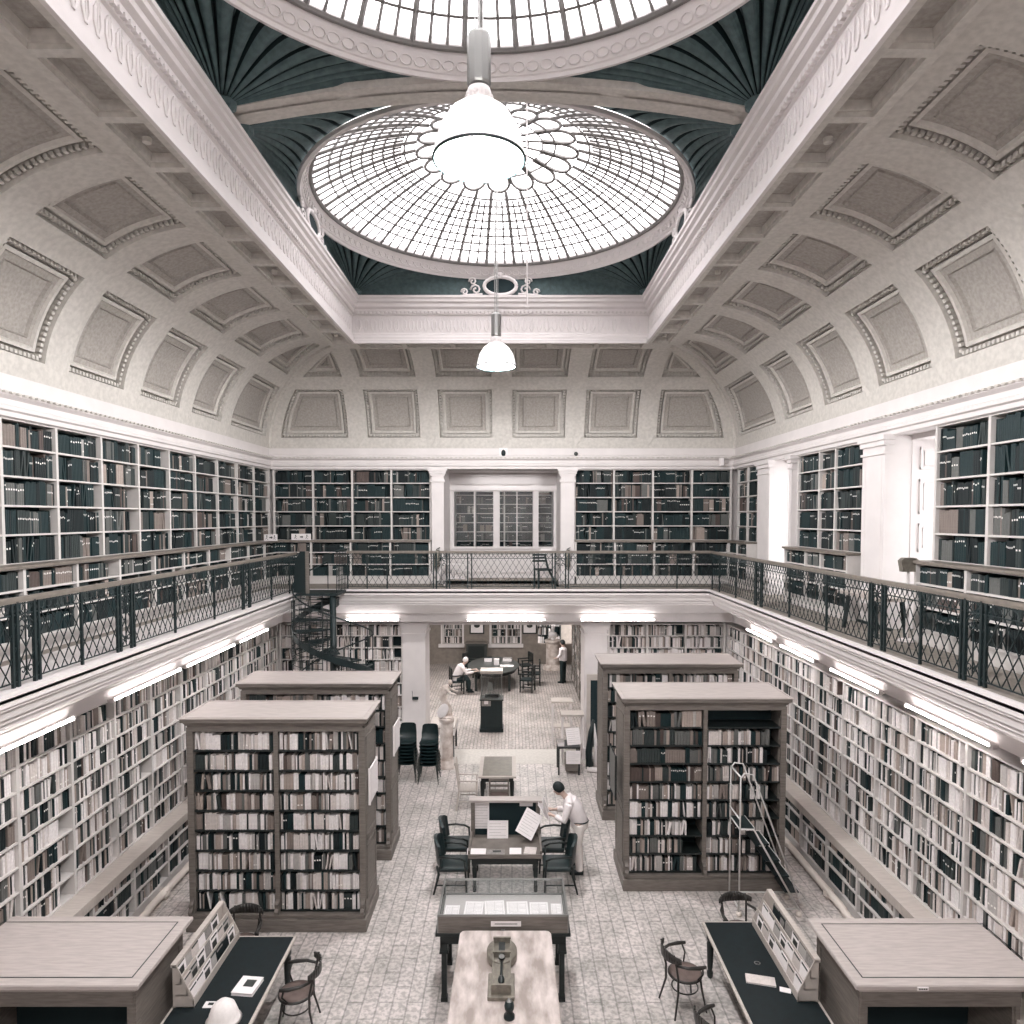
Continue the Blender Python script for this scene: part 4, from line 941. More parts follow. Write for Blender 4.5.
# bentwood armchair
def bentwood(lab, loc, rz):
    t = thing('bentwood_armchair', lab, 'chair', loc, rz, 'bentwood armchairs at the dark tables')   # front faces +y
    MB().lathe([(0, .45), (.2, .452), (.215, .462), (.2, .472), (.12, .465), (0, .462)], n=28).build('seat', SEATW, t, True)
    m = MB(); m.tube([(.21*cos(2*pi*k/32), .21*sin(2*pi*k/32), .45) for k in range(33)], .018, 8, caps=False); m.build('seat_ring', BENT, t.children[0], True)
    m = MB(); m.tube([(.17*cos(2*pi*k/32), .17*sin(2*pi*k/32), .27) for k in range(33)], .01, 6, caps=False); m.build('leg_ring', BENT, t, True)
    for sx in (-1, 1):
        MB().tube([(sx*.14, .14, .45), (sx*.16, .17, .25), (sx*.2, .21, 0)], [.016, .015, .011], 8).build('leg', BENT, t, True)
        MB().tube([(sx*.22, -.26, 0), (sx*.17, -.19, .3), (sx*.17, -.19, .5), (sx*.19, -.24, .74), (sx*.18, -.26, .84)], [.012, .015, .016, .015, .012], 8).build('leg', BENT, t, True)
        m = MB(); m.tube([(sx*.19, -.22, .7), (sx*.26, -.1, .69), (sx*.28, .05, .68), (sx*.27, .15, .675)], [.017, .02, .026, .02], 8); m.tube([(sx*.27, .1, .665), (sx*.24, .13, .56), (sx*.19, .08, .46)], .012, 7); m.build('arm', BENT, t, True)
    m = MB(); n = 14
    a = [(.27*sin(th), -.08-.22*cos(th)) for th in [R(-62)+R(124)*k/n for k in range(n+1)]]
    for k in range(n):
        (x0, y0), (x1, y1) = a[k], a[k+1]; e0 = .05*cos(R(-62)+R(124)*k/n)**2; e1 = .05*cos(R(-62)+R(124)*(k+1)/n)**2
        vs = []
        for dx in (0, .022):
            f = 1+dx/.27
            vs += [(x0*f, (y0+.08)*f-.08, .76-e0), (x1*f, (y1+.08)*f-.08, .76-e1), (x1*f, (y1+.08)*f-.08, .80+e1), (x0*f, (y0+.08)*f-.08, .80+e0)]
        m.add(vs, [(0, 1, 2, 3), (7, 6, 5, 4), (0, 4, 5, 1), (3, 2, 6, 7), (0, 3, 7, 4), (1, 5, 6, 2)])
    m.build('backrest', BENT, t, True)
    return t
c0 = bentwood('bentwood armchair with round brown seat beside the left dark table', (-2.55, 8.55, 0), R(97))
dup(c0, (2.5, 8.93, 0), R(-75), 'bentwood armchair with round seat standing alone left of the right dark table')
dup(c0, (-3.66, 9.58, 0), R(180), 'bentwood armchair at the far end of the left dark table')
dup(c0, (3.56, 9.9, 0), R(186), 'bentwood armchair at the far end of the right dark table')
dup(c0, (2.62, 7.7, 0), R(-60), 'bentwood armchair mostly cut off at the bottom edge beside the right table')
# long cloth-topped table and the instrument
t = thing('long_display_table', 'long table with worn mottled pale top at the bottom centre', 'table', (.115, 7.7, 0))
TOPM = mat('worn_mottled_top', (206, 195, 191), .7, rgb2=(150, 139, 133), scale=7, bump=.4, stretch=(1, .35, 1))
rr_ = [(.6, 1.14), (.57, 1.19), (.52, 1.2), (-.52, 1.2), (-.57, 1.19), (-.6, 1.14), (-.63, -1.2), (.63, -1.2)]
MB().prism(rr_, .98, 1.05).build('tabletop', TOPM, t, bevel=.015)
MB().box(-.54, .54, -1.1, 1.1, .84, .98).build('apron', DARKW, t)
for sx in (-1, 1):
    for sy in (-1, 1): MB().box(sx*.5-.04, sx*.5+.04, sy*1.05-.04, sy*1.05+.04, 0, .84).build('leg', DARKW, t)
BRW = mat('bronze_grey_brass', (134, 128, 118), .4, metal=.3, var=.3, scale=20)
t = thing('brass_instrument', 'round-headed brass instrument with a glazed trunk lying on the mottled table', 'instrument', (.075, 7.97, 1.05)); t.scale = (1.1, 1.5, 1)
MB().box(-.14, .14, -.28, -.0, 0, .05).build('base_plinth', BRW, t, bevel=.008)
m = MB(); m.box(-.1, .1, -.22, .12, .05, .085); m.box(-.1, -.09, -.24, .34, .085, .15); m.box(.09, .1, -.24, .34, .085, .15); m.box(-.1, .1, -.25, -.23, .05, .16); m.box(-.1, .1, .14, .155, .1, .17); m.box(-.1, .1, .33, .345, .05, .17); m.box(-.1, .1, .1, .34, .05, .08); m.build('trunk_frame', BRW, t)
MB().lathe([(0, .0), (.165, .0), (.17, .01), (.17, .09), (.16, .1), (.0, .1)], (0, .24, .0), 36).build('drum_head', BRW, t, True)
m = MB(); m.tube([(0, -.12, .1), (0, .12, .1)], .014, 8); m.ell((0, -.14, .11), (.036, .05, .03), 12); m.build('pendulum', DARKW, t, True)
m = MB(); m.tube([(0, .12, .115), (0, .12, .15)], .033, 16); m.box(-.035, .035, .12, .3, .1, .14); m.build('eyepiece', DARKW, t)
m = MB(); m.tube([(0, .1, .15), (0, .1, .156)], .03, 16); m.build('lens', METAL, t)
t = thing('small_bust', 'small dark rounded object below the brass instrument, cut by the bottom edge', 'ornament', (.17, 7.3, 1.05)); m = MB(); m.lathe([(.0, 0), (.06, 0), (.06, .03), (.03, .05), (.04, .08)], n=16); m.ell((0, 0, .13), (.055, .07, .06), 14); m.build('body', BLACK, t, True); MB().ell((0, .01, .17), (.035, .045, .03), 12).build('cap', METAL, t, True)
# display case
t = thing('glass_display_case', 'glass-topped display case on a dark table, papers inside', 'display case', (.08, 9.42, 0))
MB().box(-.9, .9, -.48, .48, .93, .98).build('table_frame', DARKW, t, bevel=.008)
MB().box(-.84, .84, -.43, .43, .8, .93).build('apron', DARKW, t)
for sx in (-1, 1):
    for sy in (-1, 1):
        m = MB(); x, y = sx*.79, sy*.38; m.box(x-.05, x+.05, y-.05, y+.05, .7, .82); m.box(x-.035, x+.035, y-.035, y+.035, .06, .7); m.box(x-.045, x+.045, y-.045, y+.045, 0, .06); m.box(x-.06, x+.06, y-.06, y+.06, .67, .7); m.build('leg', DARKW, t)
m = MB(); W_, D_ = .86, .46
for z in (.99, 1.21):
    m.bar((-W_, -D_, z), (W_, -D_, z), .025); m.bar((-W_, D_, z), (W_, D_, z), .025); m.bar((-W_, -D_, z), (-W_, D_, z), .025); m.bar((W_, -D_, z), (W_, D_, z), .025)
for sx in (-1, 1):
    for sy in (-1, 1): m.bar((sx*W_, sy*D_, .98), (sx*W_, sy*D_, 1.22), .025)
m.build('case_frame', METAL, t)
m = MB(); m.quad((-W_, -D_, 1.213), (W_, -D_, 1.213), (W_, D_, 1.213), (-W_, D_, 1.213)); m.quad((-W_, D_, .99), (W_, D_, .99), (W_, D_, 1.21), (-W_, D_, 1.21))
m.quad((-W_, -D_, .99), (-W_, D_, .99), (-W_, D_, 1.21), (-W_, -D_, 1.21)); m.quad((W_, -D_, .99), (W_, D_, .99), (W_, D_, 1.21), (W_, -D_, 1.21)); m.build('case_glass', GLASS, t)
MB().box(-.84, .84, -.44, .44, .98, .99).build('lining', PAPERL, t); MB().box(-.86, .86, -.475, -.455, .98, 1.2).build('front_panel', WOOD, t)
m = MB(); m.box(-.025, .025, -.5, -.48, 1.0, 1.04); m.box(-.05, .05, -.482, -.476, 1.1, 1.13); m.build('lock', METAL, t)
inscr = [(-.72, -.1, .2, 'pale document with a drawing at the left end of the display case'), (-.42, .0, .26, 'white document second from the left in the display case'), (-.12, .02, .28, 'white ruled document left of centre in the display case'), (.2, .0, .3, 'white ruled document right of centre in the display case'), (.5, -.02, .26, 'white document second from the right in the display case'), (.74, -.06, .14, 'narrow white document at the right end of the display case')]
for x, y, w, lab in inscr:
    t = thing('document', lab, 'document', (.08+x, 9.42+y, .992), R(random.uniform(-4, 4)), 'papers in the display case'); m = MB(); m.box(-w/2, w/2, -.26, .26, 0, .004); m.build('sheet', PAPER, t)
    m = MB()
    for k in range(14): m.box(-w*.4, w*(.4 if k % 4 else .1), -.22+k*.032, -.216+k*.032, .004, .005)
    for k in range(3): m.box(-w*.4+k*w*.4, -w*.4+k*w*.4+.003, -.24, .24, .004, .005)
    m.build('ruled_lines', PAPERL, t)
t = thing('caption_card', 'small white caption card at the front of the display case', 'card', (.12, 8.93, 1.08)); MB().box(-.2, .2, -.0, .004, 0, .07).build('card', PAPER, t); MB().box(-.15, .15, -.002, 0, .03, .04).build('lettering', IRON, t)
# reading desk with display board
t = thing('notice_desk', 'dark desk with upright display board holding notices, centre of the hall', 'desk', (.08, 12.1, 0))
MB().box(-.64, .64, -.45, .45, .62, .66).build('tabletop', WOOD, t, bevel=.006)
MB().box(-.58, .58, -.4, .4, .5, .62).build('apron', DARKW, t)
for sx in (-1, 1):
    for sy in (-1, 1): MB().lathe([(.03, 0), (.035, .1), (.025, .13), (.045, .42), (.03, .44), (.05, .46), (.05, .52)], (sx*.53, sy*.36, 0), 12).build('leg', DARKW, t, True)
MB().box(-.58, .58, .38, .42, .66, 1.3).build('board_panel', DARKV, t)
MB().box(-.63, -.56, .3, .45, .66, 1.3).build('board_post', WOOD, t); MB().box(.56, .63, .3, .45, .66, 1.3).build('board_post', WOOD, t); MB().box(-.67, .67, .28, .48, 1.3, 1.34).build('board_cap', WOODT, t)
m = MB(); m.box(-.64, -.6, -.45, .4, .66, .76); m.box(.6, .64, -.45, .4, .66, .76); m.box(-.64, .64, -.47, -.44, .64, .7); m.build('side_rail', WOOD, t)
def sheet(x, y, z, w, h, tilt, rz, lab, name='notice', lines=True, mt=PAPER):
    t = thing(name, lab, 'notice', (x, y, z), rz); t.rotation_euler = (tilt, 0, rz)
    MB().box(-w/2, w/2, -.004, 0, 0, h).build('sheet', mt, t)
    if lines:
        m = MB()
        for k in range(int(h/.05)-1): m.box(-w*.4, w*(.4 if k % 3 else .15), -.005, -.004, h-.06-k*.05, h-.054-k*.05)
        m.build('lettering', PAPERL, t)
    return t
sheet(-.37, 12.47, .78, .3, .5, 0, 0, 'tall white notice pinned on the left of the desk board')
sheet(.46, 12.47, 1.2, .24, .08, 0, 0, 'small white strip at the top right of the desk board', lines=False)
sheet(-.06, 12.32, .665, .38, .31, R(-14), 0, 'white poster with a small dark picture leaning on the desk board')
o = sheet(.55, 12.1, .69, .34, .46, R(-30), R(0), 'large white sheets tilted against the right of the desk board', name='paper_stack'); o.rotation_euler = (R(-30), R(33), 0); o.location = (.4, 12.14, .8)
for x, y, w, l, lab, mt in ((-.42, 11.82, .32, .2, 'white leaflet at the left front of the desk', PAPER), (-.08, 11.8, .3, .16, 'printed leaflet with grey pictures at the middle front of the desk', PAPERG), (.26, 11.83, .2, .22, 'white leaflet right of the printed leaflet on the desk', PAPER), (.52, 11.85, .2, .24, 'cream papers at the right front corner of the desk', BOOKM[8])):
    flat_book('leaflet', x, y, .66, w, l, .012, R(random.uniform(-8, 8)), lab, mt, mt == PAPERG, 'leaflet')
# leather armchairs
def armchair(lab, loc, rz):
    t = thing('leather_armchair', lab, 'chair', loc, rz, 'leather armchairs round the desk')   # faces +y
    m = MB(); m.box(-.25, .25, -.22, .26, .4, .47); m.build('seat', LEATH, t, bevel=.025)
    m = MB(); n = 8
    for k in range(n):
        x0, x1 = -.25+.5*k/n, -.25+.5*(k+1)/n; y0, y1 = -.25+.09*(abs(x0)/.25)**2, -.25+.09*(abs(x1)/.25)**2; h0, h1 = .92-.08*(abs(x0)/.25)**3, .92-.08*(abs(x1)/.25)**3
        m.add([(x0, y0, .48), (x1, y1, .48), (x1, y1-.05, h1), (x0, y0-.05, h0), (x0, y0-.05, .48), (x1, y1-.05, .48), (x1, y1-.1, h1), (x0, y0-.1, h0)], [(0, 1, 2, 3), (7, 6, 5, 4), (3, 2, 6, 7), (0, 3, 7, 4), (1, 5, 6, 2), (0, 4, 5, 1)])
    m.build('backrest', LEATH, t)
    for sx in (-1, 1):
        MB().tube([(sx*.26, -.24, .66), (sx*.28, -.05, .67), (sx*.28, .12, .65), (sx*.27, .22, .6)], .02, 8).build('arm', DARKW, t, True)
        MB().tube([(sx*.27, .2, .62), (sx*.24, .22, .4), (sx*.24, .24, 0)], [.016, .02, .016], 7).build('leg', DARKW, t, True)
        MB().tube([(sx*.24, -.27, .5), (sx*.24, -.24, .35), (sx*.24, -.33, 0)], [.02, .022, .016], 7).build('leg', DARKW, t, True)
        MB().tube([(sx*.24, -.28, .16), (sx*.24, .23, .16)], .011, 6).build('stretcher', DARKW, t, True)
    return t
a0 = armchair('dark leather armchair left of the desk, nearer of the left pair', (-.82, 11.88, 0), R(-90))
dup(a0, (-.82, 12.62, 0), R(-90), 'dark leather armchair left of the desk, farther of the left pair')
dup(a0, (1.0, 11.88, 0), R(90), 'dark leather armchair right of the desk, nearer of the right pair')
dup(a0, (.94, 12.58, 0), R(90), 'dark leather armchair right of the desk, in front of the standing man')
# small table and two wooden chairs
t = thing('small_writing_table', 'small square-ended writing table with grey top behind the desk', 'table', (-.13, 15.75, 0))
MB().box(-.42, .42, -.66, .66, .71, .75).build('tabletop', WOODH, t); MB().box(-.33, .33, -.6, .62, .75, .756).build('top_inset', mat('grey_leather', (120, 114, 104), .5, var=.2), t)
MB().box(-.36, .36, -.58, .58, .6, .71).build('apron', DARKW, t)
for sx in (-1, 1):
    for sy in (-1, 1): MB().lathe([(.03, 0), (.04, .1), (.03, .13), (.05, .5), (.05, .6)], (sx*.33, sy*.55, 0), 10).build('leg', DARKW, t, True)
def ladder_chair(lab, loc, rz, arms, mt):
    t = thing('wooden_chair', lab, 'chair', loc, rz, 'wooden chairs by the small table')
    MB().box(-.22, .22, -.2, .22, .42, .46).build('seat', SEATW if not arms else mt, t, bevel=.01)
    for sx in (-1, 1):
        MB().box(sx*.2-.018, sx*.2+.018, .17, .205, 0, .42 if not arms else .66).build('leg', mt, t)
        MB().bar((sx*.2, -.26, 0), (sx*.2, -.2, .45), .035).build('leg', mt, t)
        MB().bar((sx*.2, -.2, .44), (sx*.2, -.28, .88 if not arms else 1.08), .034).build('back_post', mt, t)
        MB().bar((sx*.2, -.2, .2), (sx*.2, .18, .2), .02).build('stretcher', mt, t)
        if arms: MB().bar((sx*.21, -.24, .67), (sx*.21, .22, .66), .045, .025).build('arm', mt, t)
    for z in ((.6, .72, .86) if not arms else (.62, .84, 1.04)): MB().bar((-.2, -.2-.12*(z-.45)*1.4, z), (.2, -.2-.12*(z-.45)*1.4, z), .02, .05).build('back_rail', mt, t)
    MB().bar((-.2, .18, .25), (.2, .18, .25), .02).build('stretcher', mt, t)
ladder_chair('pale wooden armchair side-on, left of the small writing table', (-.78, 15.25, 0), R(-88), True, WOODH)
ladder_chair('dark wooden chair with back rails at the near end of the small writing table', (-.08, 14.9, 0), 0, False, WOOD)
# stacking chairs
def shell(lab, loc, rz, legs=True):
    t = thing('stacking_chair', lab, 'chair', loc, rz, 'stacked black chairs')
    m = MB(); n = 8; prof = [(.24, .45), (.2, .47), (.05, .44), (-.12, .44), (-.19, .5), (-.22, .62), (-.25, .8), (-.25, .84)]
    wd = [.2, .22, .23, .22, .21, .21, .19, .15]
    b = 0
    for dz in (0, -.012):
        for (y, z), w in zip(prof, wd):
            for k in range(n+1):
                x = -w+2*w*k/n; e = (abs(x)/w)**3*.03; m.v.append((x, y+(e if z > .5 else 0)+(0.0 if not dz else (-.012 if z > .5 else 0)), z+(e if z <= .5 else 0)+(dz if z <= .5 else 0)))
    N = n+1; P_ = len(prof)
    for q in range(2):
        o = q*N*P_
        for i in range(P_-1):
            for k in range(n): m.f.append((o+i*N+k, o+i*N+k+1, o+(i+1)*N+k+1, o+(i+1)*N+k)); m.m.append(0)
    m.build('shell', LEATH, t, True)
    for sx in (-1, 1):
        for y0, y1 in ((.2, .26), (-.14, -.26)): MB().tube([(sx*.17, y0*.6, .43), (sx*.25, y1, .0 if legs else .18)], .01, 6).build('leg', IRON, t)
    return t
s0 = shell('black stacking chair at the bottom of the stack next to the pillar notice', (-2.4, 16.9, 0), R(180))
cnt = ['bottom', 'second from bottom', 'third from bottom', 'fourth from bottom', 'third from top', 'second from top', 'top']
s0['label'] = 'black stacking chair, bottom of the stack beside the rear left bookcase'
for i in range(1, 7): dup(s0, (-2.4, 16.9-.0*i, .085*i), R(180), 'black stacking chair, %s of the stack beside the rear left bookcase' % cnt[i])
for i in range(7): dup(s0, (-1.84, 16.8, .085*i), R(180), 'black stacking chair, %s of the stack beside the marble pedestal' % cnt[i])
# rolling ladder
t = thing('rolling_ladder', 'white tubular rolling library steps with dark treads before the right stack', 'ladder', (3.9, 11.0, 0))
def tb(pts, n='frame_tube', r=.014): MB().tube(pts, r, 7).build(n, STEEL, t, True)
for y in (-.0, .5):
    tb([(0, y, .06), (0, y, 2.28), (.06, y, 2.36), (.2, y, 2.34), (1.0, y, .22)]); tb([(0, y, .12), (.98, y, .12)])
    tb([(.0, y, 1.44), (.22, y, 1.44), (.98, y, .1)], 'stringer', .016)
for pa, pb in (((0, 0, .12), (0, .5, .12)), ((0, 0, 2.3), (0, .5, 2.3)), ((0, 0, 1.6), (0, .5, 1.6)), ((.98, 0, .12), (.98, .5, .12)), ((0, 0, 1.44), (0, .5, 1.44))): tb([pa, pb])
for i, (x, z) in enumerate(((.13, 1.44), (.38, 1.17), (.56, .9), (.72, .64), (.88, .38))):
    MB().box(x-.13, x+.1, .015, .485, z, z+.018).build('tread', BLACK, t); MB().box(x+.1, x+.112, .015, .485, z-.03, z+.02).build('tread_edge', STEEL, t.children[-1])
for x, y in ((0, 0), (0, .5), (.98, 0), (.98, .5)): MB().lathe([(0, 0), (.035, .0), (.045, .03), (.035, .07), (0, .08)], (x, y, 0), 12).build('foot_cap', PIPE, t, True)
# ================================================================ ARCHWAY AND BACK ROOM
MARB = mat('marble', (222, 212, 206), .4, rgb2=(176, 160, 150), scale=5)
def pedestal(lab, loc, h, r=.17, mt=MARB):
    t = thing('marble_pedestal', lab, 'pedestal', loc); m = MB()
    m.lathe([(r*1.45, 0), (r*1.45, .08), (r*1.2, .12), (r*1.25, .16), (r, .2)], n=24); m.build('base', mt, t, True)
    MB().lathe([(r, .2), (r*.94, h-.14)], n=24).build('shaft', mt, t, True)
    MB().lathe([(r*.94, h-.14), (r*1.15, h-.1), (r*1.2, h-.03), (r*1.2, h), (0, h)], n=24).build('capital', mt, t, True)
pedestal('veined marble column pedestal carrying the statuette, left of the archway', (-1.5, 17.75, 0), 1.3)
pedestal('marble column pedestal carrying the white bust at the far right of the back room', (1.95, 29.4, 0), 1.25, .3)
def remesh_body(m, name, mt, parent=None, vox=.014, loc=None):
    o = m.build(name, mt, parent, True, loc=loc); r = o.modifiers.new('remesh', 'REMESH'); r.mode = 'VOXEL'; r.voxel_size = vox; r.use_smooth_shade = True
    s = o.modifiers.new('smooth', 'SMOOTH'); s.factor = .5; s.iterations = 3; return o
# statuette (marble, kneeling figure with shield)
t = thing('marble_statuette', 'white marble figure bending over an oval shield on the veined pedestal', 'statue', (-1.5, 17.75, 1.3))
m = MB(); m.lathe([(0, 0), (.17, 0), (.17, .04), (0, .04)], n=16)
m.tube([(-.02, .0, .03), (.0, 0, .2), (-.08, 0, .42)], [.05, .055, .075], 10); m.tube([(.1, .05, .03), (.08, .04, .25), (-.04, 0, .42)], [.045, .06, .075], 10)
m.tube([(-.06, 0, .42), (-.1, 0, .6), (-.02, 0, .78), (.06, 0, .84)], [.1, .1, .11, .05], 12); m.ell((.1, -.01, .93), (.06, .055, .075), 12)
m.tube([(.0, -.1, .78), (.12, -.14, .68), (.26, -.12, .62)], [.04, .034, .024], 8); m.tube([(.0, .1, .78), (.14, .12, .7), (.3, .08, .66)], [.04, .034, .024], 8)
remesh_body(m, 'figure', MARB, t)
m = MB(); m.ell((0, 0, 0), (.13, .025, .2), 20, M=Matrix.Rotation(R(28), 4, 'Y')); o = m.build('shield', PAPER, t, True); o.location = (-.08, -.16, .22)
t = thing('marble_bust', 'white marble bust on the far pedestal', 'bust', (1.95, 29.4, 1.25)); m = MB(); m.lathe([(0, 0), (.1, 0), (.1, .06), (.06, .1)], n=14); m.ell((0, 0, .22), (.2, .12, .14), 14); m.tube([(0, 0, .3), (0, 0, .42)], .06, 10); m.ell((0, -.02, .5), (.09, .11, .13), 14); remesh_body(m, 'figure', PAINT, t, .02)
# desk left of archway with objects, glass box
t = thing('display_desk', 'narrow pale display desk beside the left archway pillar', 'desk', (-1.75, 18.95, 0)); MB().box(-.3, .4, -.5, .5, .78, .82).build('tabletop', WOODH, t); MB().box(-.3, .4, -.5, .5, .6, .78).build('body', PAINT, t)
for sx in (-.27, .36):
    for sy in (-.45, .45): MB().box(sx-.025, sx+.025, sy-.025, sy+.025, 0, .6).build('leg', IRON, t)
flat_book('open_book', -1.62, 18.8, .82, .3, .22, .02, R(8), 'open white book on the narrow display desk by the left pillar', cover=False)
# tall dark showcase
t = thing('pedestal_showcase', 'dark square plinth with a glass showcase on top, in the archway', 'display case', (-.42, 20.9, 0))
MB().box(-.33, .33, -.24, .24, 0, .96).build('plinth', BLACK, t, bevel=.01); MB().box(-.36, .36, -.27, .27, 0, .1).build('base', BLACK, t); MB().box(-.36, .36, -.27, .27, .96, 1.0).build('shelf_top', IRON, t)
m = MB()
for sx in (-.31, .31):
    for sy in (-.22, .22): m.bar((sx, sy, 1.0), (sx, sy, 1.78), .018)
m.build('case_frame', METAL, t); MB().box(-.34, .34, -.25, .25, 1.78, 1.86).build('case_lid', WOODH, t)
m = MB(); m.quad((-.31, -.22, 1), (.31, -.22, 1), (.31, -.22, 1.78), (-.31, -.22, 1.78)); m.quad((-.31, .22, 1), (.31, .22, 1), (.31, .22, 1.78), (-.31, .22, 1.78)); m.quad((-.31, -.22, 1), (-.31, .22, 1), (-.31, .22, 1.78), (-.31, -.22, 1.78)); m.quad((.31, -.22, 1), (.31, .22, 1), (.31, .22, 1.78), (.31, -.22, 1.78)); m.build('case_glass', GLASS, t)
m = MB(); m.box(-.3, -.02, -.262, -.25, .8, 1.02); m.build('notice_card', PAPERG, t); m = MB(); m.box(-.22, -.1, -.266, -.262, .86, .96); m.build('card_print', PAPER, t)
t = thing('ship_model', 'small dark model inside the glass showcase', 'model', (-.42, 20.9, 1.0)); m = MB(); m.prism([(-.2, -.04), (.2, -.04), (.24, 0), (.2, .04), (-.2, .04)], .02, .1); m.build('hull', DARKW, t); m = MB(); m.bar((-.1, 0, .1), (-.1, 0, .5), .012); m.bar((.08, 0, .1), (.08, 0, .55), .012); m.quad((-.1, 0, .2), (.04, 0, .2), (.02, 0, .46), (-.1, 0, .48)); m.build('mast', METAL, t)
# oval library table
t = thing('oval_table', 'large dark oval table in the back room', 'table', (-.52, 26.6, 0))
MB().lathe([(0, .74), (.97, .74), (1.0, .755), (1.0, .77), (.98, .785), (0, .785)], n=48, sy=1.55).build('tabletop', mat('table_top_grey', (74, 76, 74), .35, var=.2), t, True)
MB().lathe([(.88, .6), (.88, .74)], n=40, sy=1.55).build('apron', DARKW, t)
for sx in (-1, 1):
    for sy in (-1, 1): MB().box(sx*.62-.05, sx*.62+.05, sy*1.0-.05, sy*1.0+.05, 0, .62).build('leg', DARKW, t)
for i, (x, y, w, l, h, lab, mt) in enumerate(((-.75, 27.2, .3, .25, .16, 'dark pile of books on the left of the oval table', BOOKM[0]), (-.4, 26.6, .2, .16, .22, 'white upright papers in the middle of the oval table', PAPER), (.0, 26.3, .5, .3, .02, 'white sheet of paper on the right of the oval table', PAPER), (.02, 27.3, .34, .26, .12, 'grey pile of books on the far right of the oval table', PAPERG))):
    flat_book('papers', x, y, .787, w, l, h, R(random.uniform(-15, 15)), lab, mt, False, 'papers')
def back_chair(lab, loc, rz):
    t = thing('spindle_armchair', lab, 'chair', loc, rz, 'armchairs round the oval table')
    MB().box(-.25, .25, -.23, .25, .42, .47).build('seat', LEATH, t)
    for sx in (-1, 1):
        MB().box(sx*.23-.022, sx*.23+.022, .2, .245, 0, .68).build('leg', DARKW, t); MB().box(sx*.23-.022, sx*.23+.022, -.25, -.205, 0, .95).build('leg', DARKW, t)
        MB().box(sx*.23-.03, sx*.23+.03, -.25, .26, .66, .7).build('arm', DARKW, t); MB().box(sx*.23-.012, sx*.23+.012, -.2, .2, .18, .21).build('stretcher', DARKW, t)
    m = MB(); m.box(-.23, .23, -.25, -.215, .85, .96); m.box(-.23, .23, -.24, -.22, .55, .6); m.build('back_rail', DARKW, t)
    m = MB()
    for k in range(5): m.box(-.17+.08*k, -.15+.08*k, -.24, -.222, .6, .85)
    m.build('spindle', DARKW, t)
    return t
b0 = back_chair('dark spindle armchair at the near right of the oval table', (.78, 25.6, 0), R(75))
dup(b0, (1.05, 26.6, 0), R(90), 'dark spindle armchair on the right of the oval table, second from the near end')
dup(b0, (.75, 28.1, 0), R(110), 'dark spindle armchair at the far right of the oval table')
dup(b0, (-1.85, 25.35, 0), R(-75), 'dark spindle armchair under the white-haired seated reader')
dup(b0, (-1.5, 28.0, 0), R(-110), 'dark spindle armchair at the far left of the oval table')
t = thing('side_cabinet', 'small dark cabinet against the back room wall', 'cabinet', (-1.35, 30.1, 0)); MB().box(-.45, .45, -.25, .25, 0, 1.0).build('body', IRON, t); MB().box(-.35, .35, -.26, -.25, .15, .9).build('door', DARKW, t); MB().box(-.48, .48, -.28, .25, 1.0, 1.04).build('top', WOOD, t)
for x, lab in ((-1.35, 'framed picture with white mount on the back room wall, above the dark cabinet'), (.98, 'framed picture with white mount on the back room wall, right of the window bookcase')):
    t = thing('framed_picture', lab, 'picture', (x, 30.38, 1.35)); MB().box(-.32, .32, -.04, 0, 0, .75).build('frame', DARKW, t); MB().box(-.27, .27, -.046, -.04, .05, .7).build('mount', PAPER, t)
    m = MB(); m.ell((0, -.05, .36), (.13, .006, .09), 10); m.ell((.06, -.05, .42), (.06, .006, .08), 8); m.build('drawing', IRON, t, True)
# framed pictures on the archway reveal and door jamb case at right
t = thing('tall_mirror_case', 'tall narrow dark glazed case on the right archway wall', 'case', (2.1, 17.9, 0)); m = MB(); m.box(.1, .55, .38, .46, .2, 2.3); m.build('frame', WOODH, t); MB().box(.2, .45, .37, .38, .35, 2.15).build('dark_glass', DARKV, t)
t = thing('wall_telephone', 'small dark telephone with aerial on the left archway pillar', 'telephone', (-2.4, 18.34, 1.62)); MB().box(-.07, .09, -.05, 0, 0, .07).build('body', BLACK, t); MB().bar((-.06, -.03, .06), (-.07, -.03, .24), .01).build('aerial', BLACK, t)
# right of archway: lecterns and posters
for i, (x, y, h, lab) in enumerate(((1.62, 19.6, 1.28, 'pale topped stand farther along the right side of the archway'), (1.8, 18.2, 1.3, 'pale topped stand nearer along the right side of the archway'))):
    t = thing('leaflet_stand', lab, 'stand', (x, y, 0)); MB().box(-.3, .3, -.22, .22, h-.05, h).build('top_board', WOODH, t)
    for sx in (-.26, .26):
        for sy in (-.18, .18): MB().box(sx-.018, sx+.018, sy-.018, sy+.018, 0, h-.05).build('leg', PAINT, t)
    MB().box(-.26, .26, -.18, .18, .5, .53).build('shelf', WOODH, t)
t = thing('leaflet_table', 'dark low table with leaflets right of the archway', 'table', (1.62, 17.45, 0)); MB().box(-.26, .3, -.3, .3, .68, .72).build('tabletop', DARKW, t); MB().box(-.06, .3, -.28, .28, .1, .4).build('box_shelf', WOOD, t)
for sx in (-.24, .27):
    for sy in (-.27, .27): MB().box(sx-.02, sx+.02, sy-.02, sy+.02, 0, .68).build('leg', DARKW, t)
sheet(1.78, 17.32, .722, .36, .42, R(-22), R(14), 'white poster leaning on the low table right of the archway', 'poster')
sheet(1.74, 17.12, .3, .36, .34, 0, 0, 'white sheet hanging at the front of the low table right of the archway', 'poster')
t = flat_book('papers', 1.44, 17.35, .722, .16, .3, .1, 0, 'small pile of leaflets on the left of the low table', PAPERG, False, 'papers')
